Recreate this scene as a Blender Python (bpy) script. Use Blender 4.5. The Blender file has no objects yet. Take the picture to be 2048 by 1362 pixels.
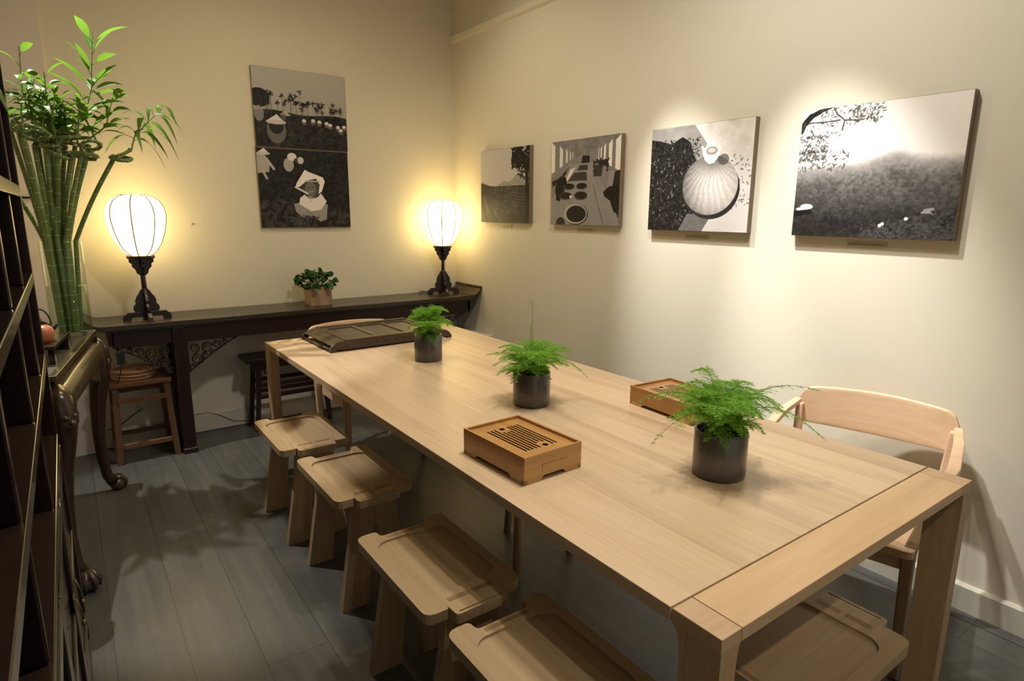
import bpy, math, random
import numpy as np
from mathutils import Vector, Matrix
from mathutils.geometry import tessellate_polygon
from math import sin, cos, pi, radians as R
S = bpy.context.scene
COL = S.collection

# ------------------------------------------------------------------ camera
cam = bpy.data.objects.new('camera', bpy.data.cameras.new('camera')); COL.objects.link(cam)
rt, up, fw = (0.81190764, -0.58375233, 0.0062604), (0.11484823, 0.17023168, 0.97868844), (0.57237738, 0.79388563, -0.20525533)
cam.matrix_world = Matrix(((rt[0], up[0], -fw[0], -2.5781), (rt[1], up[1], -fw[1], -4.3667), (rt[2], up[2], -fw[2], 1.45), (0, 0, 0, 1)))
cam.data.sensor_width = 36; cam.data.lens = 1228.336 / 2048 * 36; cam.data.clip_start = 0.02
S.camera = cam
# ------------------------------------------------------------------ light
S.view_settings.view_transform = 'Standard'; S.view_settings.look = 'None'; S.view_settings.gamma = 1
S.view_settings.use_curve_mapping = False
S.view_settings.exposure = 1.0
S.world = bpy.data.worlds.new('world'); S.world.use_nodes = True
bg = S.world.node_tree.nodes['Background']; bg.inputs[0].default_value = (1.0, 0.95, 0.86, 1); bg.inputs[1].default_value = 0.20
def spot(loc, target, power, size, blend=0.6, col=(1, .9, .74), rad=0.03):
    d = bpy.data.lights.new('spot', 'SPOT'); d.energy = power; d.spot_size = R(size); d.spot_blend = blend
    d.color = col; d.shadow_soft_size = rad
    o = bpy.data.objects.new('spot', d); COL.objects.link(o); o.location = loc
    o.rotation_euler = (Vector(target) - Vector(loc)).to_track_quat('-Z', 'Y').to_euler(); return o
COOL = (1, .985, .935)
spot((-0.80, -1.95, 3.05), (0, -2.38, 1.02), 145, 33, 1.0, COOL)       # on the tied bag photograph
spot((-0.80, -2.70, 3.05), (0, -3.16, 0.88), 182, 36, 1.0, COOL)      # on the misty hill photograph
spot((-1.0, -1.0, 3.1), (0, -1.1, 1.5), 9, 110, 1.0, (1, .88, .68))
spot((-1.35, -1.9, 3.1), (-1.2, -1.6, .75), 24, 70, 1.0, (1, .9, .74))
spot((-1.40, -3.2, 3.1), (-1.10, -3.2, .75), 44, 70, 1.0, (1, .9, .74))
spot((-1.5, -1.3, 3.15), (-1.5, -1.3, 0), 26, 172, 1.0, (1, .79, .47), .1)  # very wide warm fill, added to brighten the walls at the far end
spot((-1.1, -3.0, 3.15), (-1.0, -3.0, 0), 56, 172, 1.0, (1, .93, .82), .1)  # second wide fill, added to brighten the right wall at the near end
spot((-1.9, -5.0, 2.9), (-1.35, -3.85, .35), 30, 50, 1.0, (1, .92, .74))
spot((-2.68, -0.60, 3.05), (-2.00, -1.25, 0.0), 110, 42, 0.3, (1, .96, .88), 0.012)   # through the bamboo leaves onto the floor
spot((-2.3, -2.9, 3.0), (-2.38, -2.25, 0.0), 22, 12, 1.0, (1, .82, .5))

# ------------------------------------------------------------------ helpers
def tag(o, label=None, cat=None, group=None, kind=None):
    for k, v in (('label', label), ('category', cat), ('group', group), ('kind', kind)):
        if v: o[k] = v
    return o
def empty(name, loc, rz=0, label=None, cat=None, group=None):
    o = bpy.data.objects.new(name, None); COL.objects.link(o); o.location = loc; o.rotation_euler = (0, 0, rz); o.empty_display_size = .05
    return tag(o, label, cat, group)
def copy_tree(o, parent=None):
    c = o.copy(); COL.objects.link(c)
    if parent: c.parent = parent
    for ch in list(o.children): copy_tree(ch, c)
    return c
class MB:
    def __init__(s): s.v = []; s.f = []; s.m = []; s.s = []
    def add(s, vs, fs, mi=0, smooth=False):
        n = len(s.v); s.v += [tuple(v) for v in vs]
        for f in fs: s.f.append(tuple(i + n for i in f)); s.m.append(mi); s.s.append(smooth)
        return s
    def box(s, x0, x1, y0, y1, z0, z1, mi=0, M=None):
        vs = [Vector((x, y, z)) for z in (z0, z1) for y in (y0, y1) for x in (x0, x1)]
        if M: vs = [M @ v for v in vs]
        return s.add(vs, [(0, 2, 3, 1), (4, 5, 7, 6), (0, 1, 5, 4), (2, 6, 7, 3), (0, 4, 6, 2), (1, 3, 7, 5)], mi)
    def loft(s, rings, mi=0, smooth=False, caps=True, closed=True):
        n = len(rings[0]); vs = [p for r in rings for p in r]; fs = []
        for i in range(len(rings) - 1):
            for j in range(n if closed else n - 1):
                k = (j + 1) % n
                fs.append((i * n + j, i * n + k, (i + 1) * n + k, (i + 1) * n + j))
        s.add(vs, fs, mi, smooth)
        if caps:
            s.add(rings[0], [tuple(range(n))[::-1]], mi); s.add(rings[-1], [tuple(range(n))], mi)
        return s
    def tube(s, pts, rad, n=8, mi=0, caps=True, smooth=True, flat=1.0):
        pts = [Vector(p) for p in pts]
        if not hasattr(rad, '__len__'): rad = [rad] * len(pts)
        rings = []; prev = None
        for i, p in enumerate(pts):
            t = (pts[min(i + 1, len(pts) - 1)] - pts[max(i - 1, 0)]).normalized()
            if prev is None:
                a = Vector((0, 0, 1)) if abs(t.z) < .9 else Vector((1, 0, 0)); x = t.cross(a).normalized()
            else:
                x = (prev - t * prev.dot(t)).normalized()
            prev = x; y = t.cross(x)
            rings.append([p + (x * cos(2 * pi * j / n) + y * sin(2 * pi * j / n) * flat) * rad[i] for j in range(n)])
        return s.loft(rings, mi, smooth, caps)
    def lathe(s, prof, n=32, c=(0, 0, 0), mi=0, smooth=True, lobe=0, lobes=8, caps=False):
        rings = []
        for r, z in prof:
            rings.append([(c[0] + r * (1 - lobe * (1 - abs(cos(lobes * pi * j / n)))) * cos(2 * pi * j / n) if lobe else c[0] + r * cos(2 * pi * j / n),
                           c[1] + (r * (1 - lobe * (1 - abs(cos(lobes * pi * j / n)))) if lobe else r) * sin(2 * pi * j / n), c[2] + z) for j in range(n)])
        return s.loft(rings, mi, smooth, caps)
    def prism(s, poly, axis, a, b, mi=0, M=None):
        def P(u, w, t): return {'x': (t, u, w), 'y': (u, t, w), 'z': (u, w, t)}[axis]
        A = [Vector(P(u, w, a)) for u, w in poly]; B = [Vector(P(u, w, b)) for u, w in poly]
        if M: A = [M @ p for p in A]; B = [M @ p for p in B]
        n = len(poly); s.add(A + B, [(i, (i + 1) % n, n + (i + 1) % n, n + i) for i in range(n)], mi)
        tri = tessellate_polygon([[Vector((u, w, 0)) for u, w in poly]])
        s.add(A, [t for t in tri], mi); s.add(B, [t[::-1] for t in tri], mi); return s
    def plate(s, outline, holes, z0, z1, mi=0):
        """slab with recesses: holes = [(loop, depth, material index)]"""
        loops = [[Vector((x, y, 0)) for x, y in outline]] + [[Vector((x, y, 0)) for x, y in h[0]] for h in holes]
        flat = [p for l in loops for p in l]
        s.add([(p.x, p.y, z1) for p in flat], tessellate_polygon(loops), mi)
        n = len(outline)
        s.add([(x, y, z0) for x, y in outline] + [(x, y, z1) for x, y in outline], [(i, (i + 1) % n, n + (i + 1) % n, n + i) for i in range(n)], mi)
        s.add([(x, y, z0) for x, y in outline], tessellate_polygon([loops[0]]), mi)
        for l, d, hm in holes:
            m = len(l)
            s.add([(x, y, z1) for x, y in l] + [(x, y, z1 - d) for x, y in l], [(i, (i + 1) % m, m + (i + 1) % m, m + i) for i in range(m)], hm)
            s.add([(x, y, z1 - d) for x, y in l], tessellate_polygon([[Vector((x, y, 0)) for x, y in l]]), hm)
        return s
    def build(s, name, mats, parent=None, bevel=0, seg=2, fix=True, loc=None):
        me = bpy.data.meshes.new(name); me.from_pydata([tuple(v) for v in s.v], [], s.f)
        for m in (mats if isinstance(mats, (list, tuple)) else [mats]): me.materials.append(m)
        me.polygons.foreach_set('material_index', s.m); me.polygons.foreach_set('use_smooth', s.s)
        if fix:
            import bmesh
            bm = bmesh.new(); bm.from_mesh(me); bmesh.ops.remove_doubles(bm, verts=bm.verts, dist=1e-5)
            bmesh.ops.recalc_face_normals(bm, faces=bm.faces); bm.to_mesh(me); bm.free()
        o = bpy.data.objects.new(name, me); COL.objects.link(o)
        if parent: o.parent = parent
        if loc: o.location = loc
        if bevel:
            b = o.modifiers.new('bevel', 'BEVEL'); b.width = bevel; b.segments = seg; b.limit_method = 'ANGLE'; b.angle_limit = R(35); b.harden_normals = False
        return o
def rrect(x0, x1, y0, y1, r, n=6):
    out = []
    for cx, cy, a in ((x1 - r, y1 - r, 0), (x0 + r, y1 - r, 90), (x0 + r, y0 + r, 180), (x1 - r, y0 + r, 270)):
        for i in range(n + 1):
            t = R(a + 90 * i / n); out.append((cx + r * cos(t), cy + r * sin(t)))
    return out
def round_poly(pts, rad, n=5):
    out = []; N = len(pts)
    for i, p in enumerate(pts):
        r = rad[i] if hasattr(rad, '__len__') else rad
        P = Vector(p); A = Vector(pts[i - 1]); B = Vector(pts[(i + 1) % N])
        if r <= 0: out.append(tuple(P)); continue
        a = (A - P); b = (B - P); r1 = min(r, a.length * .49, b.length * .49); a.normalize(); b.normalize()
        p0 = P + a * r1; p1 = P + b * r1
        for k in range(n + 1):
            t = k / n; q = p0 * (1 - t) ** 2 + P * 2 * t * (1 - t) + p1 * t * t; out.append(tuple(q))
    return out

# ------------------------------------------------------------------ materials
class NT:
    def __init__(s, name):
        s.mat = bpy.data.materials.new(name); s.mat.use_nodes = True; s.t = s.mat.node_tree; s.b = s.t.nodes['Principled BSDF']
    def n(s, typ, **kw):
        o = s.t.nodes.new(typ)
        for k, v in kw.items(): setattr(o, k, v)
        return o
    def l(s, a, b): s.t.links.new(a, b)
    def math(s, op, a, b=None, c=None):
        m = s.n('ShaderNodeMath', operation=op)
        for i, v in enumerate((a, b, c)):
            if v is None: continue
            if isinstance(v, (int, float)): m.inputs[i].default_value = v
            else: s.l(v, m.inputs[i])
        return m.outputs[0]
    def mix(s, fac, a, b, mode='MIX'):
        m = s.n('ShaderNodeMix', data_type='RGBA', blend_type=mode)
        for i, v in ((0, fac), (6, a), (7, b)):
            if isinstance(v, (int, float)): m.inputs[i].default_value = v
            elif isinstance(v, tuple): m.inputs[i].default_value = v if len(v) == 4 else (*v, 1)
            else: s.l(v, m.inputs[i])
        return m.outputs[2]
    def noise(s, vec, scale, detail=4, rough=.55, dist=0):
        n = s.n('ShaderNodeTexNoise'); n.inputs['Scale'].default_value = scale; n.inputs['Detail'].default_value = detail
        n.inputs['Roughness'].default_value = rough; n.inputs['Distortion'].default_value = dist
        if vec is not None: s.l(vec, n.inputs['Vector'])
        return n.outputs['Fac']
    def ramp(s, fac, stops):
        r = s.n('ShaderNodeValToRGB'); e = r.color_ramp.elements
        while len(e) < len(stops): e.new(.5)
        for i, (p, c) in enumerate(stops): e[i].position = p; e[i].color = (*c, 1)
        s.l(fac, r.inputs[0]); return r.outputs[0]
    def bump(s, h, strength=.2, dist=.002):
        b = s.n('ShaderNodeBump'); b.inputs['Strength'].default_value = strength; b.inputs['Distance'].default_value = dist
        s.l(h, b.inputs['Height']); s.l(b.outputs[0], s.b.inputs['Normal'])
    def coords(s, scale=(1, 1, 1), rnd=True):
        tc = s.n('ShaderNodeTexCoord'); mp = s.n('ShaderNodeMapping'); mp.inputs['Scale'].default_value = scale
        if rnd:
            oi = s.n('ShaderNodeObjectInfo'); va = s.n('ShaderNodeVectorMath', operation='ADD')
            cx = s.n('ShaderNodeCombineXYZ'); r = s.math('MULTIPLY', oi.outputs['Random'], 7.3)
            for i in range(3): s.l(r, cx.inputs[i])
            s.l(tc.outputs['Object'], va.inputs[0]); s.l(cx.outputs[0], va.inputs[1]); s.l(va.outputs[0], mp.inputs[0])
        else: s.l(tc.outputs['Object'], mp.inputs[0])
        return mp.outputs[0], tc.outputs['Object']
def plain(name, col, rough=.5, noise=.15, scale=20, metal=0, spec=.5, coat=0, bump=0):
    t = NT(name); v, _ = t.coords((1, 1, 1)); f = t.noise(v, scale)
    t.l(t.mix(f, tuple(c * (1 - noise) for c in col), tuple(min(1, c * (1 + noise)) for c in col)), t.b.inputs['Base Color'])
    t.b.inputs['Roughness'].default_value = rough; t.b.inputs['Metallic'].default_value = metal
    t.b.inputs['Specular IOR Level'].default_value = spec; t.b.inputs['Coat Weight'].default_value = coat
    t.b.inputs['Coat Roughness'].default_value = .12
    if bump: t.bump(f, bump)
    return t.mat
def wood(name, a, b, axis='y', rough=.42, plank=0, amp=.12, spec=.45, gs=1.0, coat=0, nr=5.0):
    """a, b the light and dark of the grain, running along the axis; plank = width of the glued boards"""
    t = NT(name); k = {'x': 0, 'y': 1, 'z': 2}[axis]
    sc = [9 * gs] * 3; sc[k] = .55 * gs; v, ob = t.coords(tuple(sc))
    fsc = [140 * gs] * 3; fsc[k] = 3.5 * gs; v2, _ = t.coords(tuple(fsc))
    sep = t.n('ShaderNodeSeparateXYZ'); t.l(ob, sep.inputs[0])
    if plank:
        oth = sep.outputs[1 if k == 0 else 0]; idx = t.math('FLOOR', t.math('MULTIPLY', oth, 1 / plank))
        wn = t.n('ShaderNodeTexWhiteNoise', noise_dimensions='1D'); t.l(idx, wn.inputs['W'])
        va = t.n('ShaderNodeVectorMath', operation='ADD'); cb = t.n('ShaderNodeCombineXYZ')
        m = t.math('MULTIPLY', wn.outputs['Value'], 11)
        for i in range(3): t.l(m, cb.inputs[i])
        t.l(v, va.inputs[0]); t.l(cb.outputs[0], va.inputs[1]); v = va.outputs[0]
    n1 = t.noise(v, 1.0, 3, .5, .9)
    rings = t.math('FRACT', t.math('MULTIPLY', n1, nr))
    rings = t.math('ABSOLUTE', t.math('SUBTRACT', t.math('MULTIPLY', rings, 2), 1))
    n2 = t.noise(v2, 1.0, 3, .6)
    g = t.math('ADD', t.math('MULTIPLY', rings, .20), t.math('MULTIPLY', n2, .45)); g = t.math('ADD', g, t.math('MULTIPLY', n1, .40))
    c = t.ramp(g, [(.22, a), (.80, b)])
    if plank:
        f = t.math('ADD', t.math('MULTIPLY', wn.outputs['Value'], amp * 2), 1 - amp)
        cc = t.n('ShaderNodeCombineColor'); [t.l(f, cc.inputs[i]) for i in range(3)]
        c = t.mix(1.0, c, cc.outputs[0], 'MULTIPLY')
    t.l(c, t.b.inputs['Base Color']); t.b.inputs['Roughness'].default_value = rough; t.b.inputs['Specular IOR Level'].default_value = spec
    t.b.inputs['Coat Weight'].default_value = coat; t.b.inputs['Coat Roughness'].default_value = .2
    t.bump(n2, .12, .001); return t.mat
OAK_A, OAK_B = (.66, .47, .28), (.47, .30, .155)
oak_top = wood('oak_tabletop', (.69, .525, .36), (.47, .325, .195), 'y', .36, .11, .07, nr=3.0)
oak_x = wood('oak_across', (.66, .46, .275), (.50, .33, .18), 'x', .38)
oak_end = wood('oak_block', (.60, .42, .26), (.44, .29, .17), 'x', .45, gs=1.6)
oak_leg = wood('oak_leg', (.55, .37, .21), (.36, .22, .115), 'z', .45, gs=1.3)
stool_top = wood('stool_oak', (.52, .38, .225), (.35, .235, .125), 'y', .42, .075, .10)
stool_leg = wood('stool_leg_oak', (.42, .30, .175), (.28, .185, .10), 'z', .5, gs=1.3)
tenon_m = wood('tenon_oak', (.33, .20, .10), (.23, .13, .06), 'x', .5, gs=2)
chair_m = wood('pale_oak', (.74, .54, .37), (.58, .38, .23), 'x', .4)
bamboo_m = wood('bamboo_tray', (.50, .26, .085), (.37, .175, .05), 'y', .32, .02, .07, coat=.2)
bamboo_l = wood('bamboo_tray_end', (.62, .37, .15), (.47, .26, .09), 'x', .32, coat=.2)
slot_m = plain('slot_dark', (.05, .022, .008), .7)
ebony = wood('carved_blackwood', (.060, .034, .020), (.028, .015, .009), 'x', .28, coat=.25)
ebony_l = wood('blackwood_panel', (.095, .060, .030), (.052, .032, .017), 'x', .3)
line_m = plain('inlay_line', (.32, .24, .13), .4)
console_top = wood('console_top', (.045, .034, .022), (.026, .019, .012), 'x', .27, spec=.5)
console_m = wood('console_rosewood', (.030, .012, .008), (.012, .005, .004), 'x', .38, spec=.4)
lacquer = plain('dark_lacquer', (.016, .006, .006), .16, .3, 8, spec=.6, coat=.5)
lacq_edge = plain('lacquer_edge', (.035, .022, .014), .2, .3, 30, spec=.7, coat=.6)
lacq_in = plain('lacquer_inside', (.03, .008, .009), .35, .35, 14, spec=.4)
altar_m = plain('altar_bronze_wood', (.085, .065, .028), .30, .45, 9, spec=.6, coat=.3)
altar_leg = wood('altar_leg', (.05, .024, .012), (.02, .010, .006), 'z', .28, coat=.3)
claw_m = plain('claw_wood', (.07, .05, .035), .3, .5, 60, coat=.3, bump=.6)
stone_m = plain('altar_stone', (.10, .095, .075), .5, .55, 45, bump=.2)
lamp_wood = plain('lamp_blackwood', (.016, .008, .006), .3, .3, 30, coat=.2)
wstool = wood('old_stool_wood', (.20, .095, .045), (.10, .045, .022), 'x', .45)
wstool_l = wood('old_stool_leg', (.15, .075, .036), (.075, .036, .018), 'z', .45)
mat_m = plain('woven_straw', (.50, .28, .15), .7, .3, 90, bump=.5)
white_p = plain('white_plastic', (.62, .60, .52), .45, .03)
black_p = plain('black_plastic', (.012, .012, .012), .4)
brass = plain('brass', (.30, .24, .11), .45, .2, 40, metal=1)
pot_m = plain('grey_ceramic', (.060, .052, .046), .30, .06, 6, spec=.6, coat=.4)
def leafy(name, col, rough=.45, trans=.4, noise=.3, scale=25):
    m = plain(name, col, rough, noise, scale); t = m.node_tree; b = t.nodes['Principled BSDF']; out = t.nodes['Material Output']
    tr = t.nodes.new('ShaderNodeBsdfTranslucent'); mx = t.nodes.new('ShaderNodeMixShader'); mx.inputs[0].default_value = trans
    tr.inputs[0].default_value = (min(1, col[0] * 1.8), min(1, col[1] * 1.4), col[2], 1)
    t.links.new(b.outputs[0], mx.inputs[1]); t.links.new(tr.outputs[0], mx.inputs[2]); t.links.new(mx.outputs[0], out.inputs[0]); return m
soil_m = plain('soil', (.02, .014, .008), .95, .5, 90, bump=.8)
leaf_fern = leafy('fern_green', (.20, .44, .05), .55, .35)
leaf_b = leafy('bamboo_leaf', (.075, .19, .025), .5, .45, .4, 12)
leaf_d = plain('dark_leaf', (.03, .10, .02), .45, .4, 20)
stalk_m = plain('bamboo_stalk', (.15, .225, .055), .38, .55, 9, coat=.2)
node_m = plain('bamboo_node', (.42, .46, .28), .5, .2, 30)
root_m = plain('root_tip', (.20, .09, .04), .7)
strap_m = plain('brown_leaf', (.14, .08, .03), .6)
planter_m = wood('planter_wood', (.42, .29, .18), (.33, .22, .13), 'x', .5)
clay_m = plain('orange_clay', (.52, .17, .08), .4, .15)
frame_m = plain('canvas_edge', (.22, .17, .10), .5, .1)
label_m = plain('caption_plate', (.52, .47, .33), .35, .03)
label_t = plain('caption_ink', (.24, .20, .13), .6, .05)
metal_d = plain('dark_steel', (.04, .04, .04), .4, .1, metal=.7)

def wall_mat(name, col):
    t = NT(name); v, ob = t.coords((1, 1, 1), False)
    n = t.noise(v, 1.6, 3); n2 = t.noise(v, 35, 4)
    c = t.mix(n, tuple(x * .96 for x in col), tuple(min(1, x * 1.03) for x in col)); t.l(c, t.b.inputs['Base Color'])
    t.b.inputs['Roughness'].default_value = .5; t.b.inputs['Specular IOR Level'].default_value = .25
    t.bump(n2, .12, .0015); return t.mat
wall_m = wall_mat('cream_paint', (.76, .715, .60)); pier_m = wall_mat('pale_paint', (.76, .69, .67))
ceil_m = wall_mat('ceiling_paint', (.62, .55, .42)); base_m = wall_mat('baseboard_paint', (.60, .57, .49))
def floor_mat():
    t = NT('grey_plank_floor'); tc = t.n('ShaderNodeTexCoord'); sep = t.n('ShaderNodeSeparateXYZ'); t.l(tc.outputs['Object'], sep.inputs[0])
    cb = t.n('ShaderNodeCombineXYZ'); t.l(sep.outputs[1], cb.inputs[0]); t.l(sep.outputs[0], cb.inputs[1])
    br = t.n('ShaderNodeTexBrick', offset=.37, squash=1.0)
    for k, v in (('Scale', 1.0), ('Mortar Size', .0012), ('Mortar Smooth', .3), ('Brick Width', 1.25), ('Row Height', .2), ('Bias', 0)): br.inputs[k].default_value = v
    br.inputs['Color1'].default_value = (.098, .098, .095, 1); br.inputs['Color2'].default_value = (.078, .079, .078, 1); br.inputs['Mortar'].default_value = (.02, .018, .015, 1)
    t.l(cb.outputs[0], br.inputs['Vector'])
    mp = t.n('ShaderNodeMapping'); mp.inputs['Scale'].default_value = (30, 1.6, 1); t.l(tc.outputs['Object'], mp.inputs[0])
    n = t.noise(mp.outputs[0], 1, 5, .6, .4)
    mp2 = t.n('ShaderNodeMapping'); mp2.inputs['Scale'].default_value = (3, 2, 1); t.l(tc.outputs['Object'], mp2.inputs[0])
    n2 = t.noise(mp2.outputs[0], 1.5, 4)
    c = t.mix(1.0, br.outputs[0], t.ramp(n, [(.3, (.78, .78, .80)), (.7, (1.14, 1.12, 1.06))]), 'MULTIPLY')
    br2 = t.n('ShaderNodeTexBrick', offset=.43, squash=1.0)
    for k, v in (('Scale', 1.0), ('Mortar Size', .0), ('Brick Width', .62), ('Row Height', .0667), ('Bias', 0)): br2.inputs[k].default_value = v
    br2.inputs['Color1'].default_value = (1.10, 1.09, 1.06, 1); br2.inputs['Color2'].default_value = (.88, .89, .91, 1); t.l(cb.outputs[0], br2.inputs['Vector'])
    c = t.mix(1.0, c, br2.outputs[0], 'MULTIPLY')
    c = t.mix(1.0, c, t.ramp(n2, [(.3, (.88, .9, .9)), (.7, (1.1, 1.07, 1.02))]), 'MULTIPLY')
    t.l(c, t.b.inputs['Base Color']); t.b.inputs['Roughness'].default_value = .36; t.b.inputs['Specular IOR Level'].default_value = .5
    t.bump(n, .15, .001); return t.mat
floor_m = floor_mat()
def shade_mat():
    t = NT('lit_paper'); t.b.inputs['Base Color'].default_value = (.85, .78, .6, 1)
    t.b.inputs['Emission Color'].default_value = (1, .73, .30, 1); t.b.inputs['Emission Strength'].default_value = 3.1
    return t.mat
shade_m = shade_mat()
rib_m = plain('rib_bamboo', (.09, .05, .015), .6, .1)
def glass_mat(name, tint, ior):
    t = NT(name); o = t.t.nodes['Material Output']; lw = t.n('ShaderNodeLayerWeight'); lw.inputs['Blend'].default_value = .5
    fac = t.math('ADD', t.math('MULTIPLY', t.math('POWER', lw.outputs['Facing'], 4.0), .55), .03)
    tr = t.n('ShaderNodeBsdfTransparent'); tr.inputs[0].default_value = (*tint, 1); gl = t.n('ShaderNodeBsdfGlossy'); gl.inputs['Roughness'].default_value = .01
    mx = t.n('ShaderNodeMixShader'); t.l(fac, mx.inputs[0]); t.l(tr.outputs[0], mx.inputs[1]); t.l(gl.outputs[0], mx.inputs[2]); t.l(mx.outputs[0], o.inputs[0]); return t.mat
glass_m = glass_mat('clear_glass', (.95, .975, .95), 1.45)
water_m = glass_mat('water', (.90, .95, .86), 1.2)

# ------------------------------------------------------------------ the setting
def struct(name, mb, m, bevel=0, **k): return tag(mb.build(name, m, bevel=bevel, **k), kind='structure')
XL = -3.3; YN = -7.0; ZC = 3.25
struct('floor', MB().box(XL - .1, .1, YN, .1, -.05, 0), floor_m)
struct('ceiling', MB().box(XL - .1, .1, YN, .1, ZC, ZC + .05), ceil_m)
struct('wall_back', MB().box(XL - .1, .1, 0, .1, 0, ZC), wall_m)
struct('wall_right', MB().box(0, .1, YN, 0, 0, ZC), wall_m)
struct('wall_left', MB().box(XL - .1, XL, YN, 0, 0, ZC), wall_m)
struct('trim_2', MB().box(XL, -2.56, -.05, 0, 0, ZC), pier_m)
struct('baseboard_right', MB().prism([(-.016, 0), (0, 0), (0, .105), (-.006, .105), (-.016, .095)], 'y', YN, -.016), base_m)
struct('baseboard_back', MB().prism([(-.016, .004), (0, .004), (0, .125), (-.006, .125), (-.016, .115)], 'x', -2.56, 0), base_m)
struct('trim_1', MB().prism([(0, 2.70), (-.018, 2.712), (-.024, 2.745), (-.008, 2.755), (0, 2.755)], 'y', -3.2, 0), wall_m)
struct('trim_3', MB().box(-.075, -.070, YN, -.02, 0, .0006), plain('floor_joint', (.03, .027, .022), .6))

# ------------------------------------------------------------------ the long table
T0, T1, TF, TN, TZ = -1.762, -.668, -.94, -3.842, .75
tb = empty('dining_table', ((T0 + T1) / 2, (TF + TN) / 2, 0), 0, 'long pale oak table with square corner legs running down the room', 'table')
ox, oy = (T0 + T1) / 2, (TF + TN) / 2
def L(x0, x1, y0, y1, z0, z1): return MB().box(x0 - ox, x1 - ox, y0 - oy, y1 - oy, z0, z1)
L(T0, T1, TN + .110, TF - .110, TZ - .028, TZ).build('tabletop', oak_top, tb, .0012)
L(T0 + .058, T1 - .058, TN, TN + .106, TZ - .028, TZ).build('end_rail', oak_x, tb, .0012)
L(T0 + .058, T1 - .058, TF - .106, TF, TZ - .028, TZ).build('end_rail', oak_x, tb, .0012)
for sx in (-1, 1):
    for sy in (-1, 1):
        X = (T1 if sx > 0 else T0) - ox; Y = (TF if sy > 0 else TN) - oy
        def ring(z, wx, wy): 
            p = [(X, Y), (X - sx * wx, Y), (X - sx * wx, Y - sy * wy), (X, Y - sy * wy)]
            return [(a, b, z) for a, b in p]
        rings = [ring(0, .043, .078), ring(.60, .046, .084)]
        for i in range(8):
            a = i / 7 * pi / 2; rings.append(ring(.650 + .072 * sin(a), .046 + .010 * (1 - cos(a)), .084 + .022 * (1 - cos(a))))
        rings.append(ring(TZ, .056, .106))
        m = MB().loft(rings[:-1]); 
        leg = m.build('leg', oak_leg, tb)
        MB().loft([ring(.7215, .056, .106), ring(TZ, .056, .106)]).build('corner_block', oak_end, leg, .0015)
for y in (-1.6, -2.35, -2.62, -3.2):
    MB().box(-.44, .44, y - .012 - oy, y + .012 - oy, TZ - .052, TZ - .028).build('cross_batten', metal_d, tb)

# ------------------------------------------------------------------ stools
def make_stool():
    r = empty('wooden_stool', (0, 0, 0))
    out = [(-.15, -.235), (-.085, -.235), (-.083, -.218), (-.080, -.270), (.080, -.270), (.083, -.218), (.085, -.235), (.15, -.235),
           (.15, .235), (.082, .235), (.078, .200), (-.078, .200), (-.082, .235), (-.15, .235)]
    rad = [.05, .006, .006, .012, .012, .006, .006, .05, .05, .012, .012, .012, .012, .05]
    holes = [(rrect(-.118, .118, -.168, .168, .045), .0075, 0), (rrect(-.068, .068, -.262, -.2565, .0027, 3), .005, 0)]
    MB().plate(round_poly(out, rad), holes, .421, .45).build('seat', stool_top, r, .0045, 3)
    for x0, x1 in ((-.070, -.006), (.006, .070)):
        MB().box(x0, x1, -.212, -.194, .440, .4504).build('tenon', tenon_m, r)
    MB().box(-.066, .066, .180, .192, .440, .4504).build('tenon', tenon_m, r)
    for y0, y1 in ((-.214, -.182), (.160, .192)):
        for s in (-1, 1):
            p = [(0, .424), (0, .325), (s * .010, .300), (s * .040, 0), (s * .142, 0), (s * .092, .30), (s * .080, .424)]
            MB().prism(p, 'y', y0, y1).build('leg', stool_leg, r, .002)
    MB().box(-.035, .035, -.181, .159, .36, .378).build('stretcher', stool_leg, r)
    return r
st = make_stool()
for i, (x, y, rz, lab) in enumerate([
        (-1.79, -1.58, 0, 'dished oak stool, farthest in the row along the left of the table'),
        (-1.765, -2.168, 0, 'dished oak stool, second from the far end of the row left of the table'),
        (-1.80, -2.90, 0, 'dished oak stool, third from the far end of the row left of the table'),
        (-1.79, -3.445, 0, 'dished oak stool cut by the bottom edge, nearest in the left row'),
        (-1.275, -3.733, pi / 2, 'oak stool turned sideways under the near end rail of the table')]):
    o = st if i == 0 else copy_tree(st)
    o.location = (x, y, 0); o.rotation_euler = (0, 0, rz); tag(o, lab, 'stool', 'oak stools around the table')
# round legged low stool pushed far under the table
ls = empty('round_stool', (-1.12, -2.44, 0), 0, 'dark low stool with round tapered legs, pushed deep under the table', 'stool')
MB().lathe([(0, .42), (.155, .42), (.165, .43), (.165, .445), (.155, .452), (0, .452)], 32).build('seat', stool_leg, ls)
for a in (225, 330, 75):
    c, s = cos(R(a)), sin(R(a)); MB().tube([(c * .11, s * .11, .425), (c * .205, s * .205, 0)], [.021, .016], 12).build('leg', oak_leg, ls)

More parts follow.
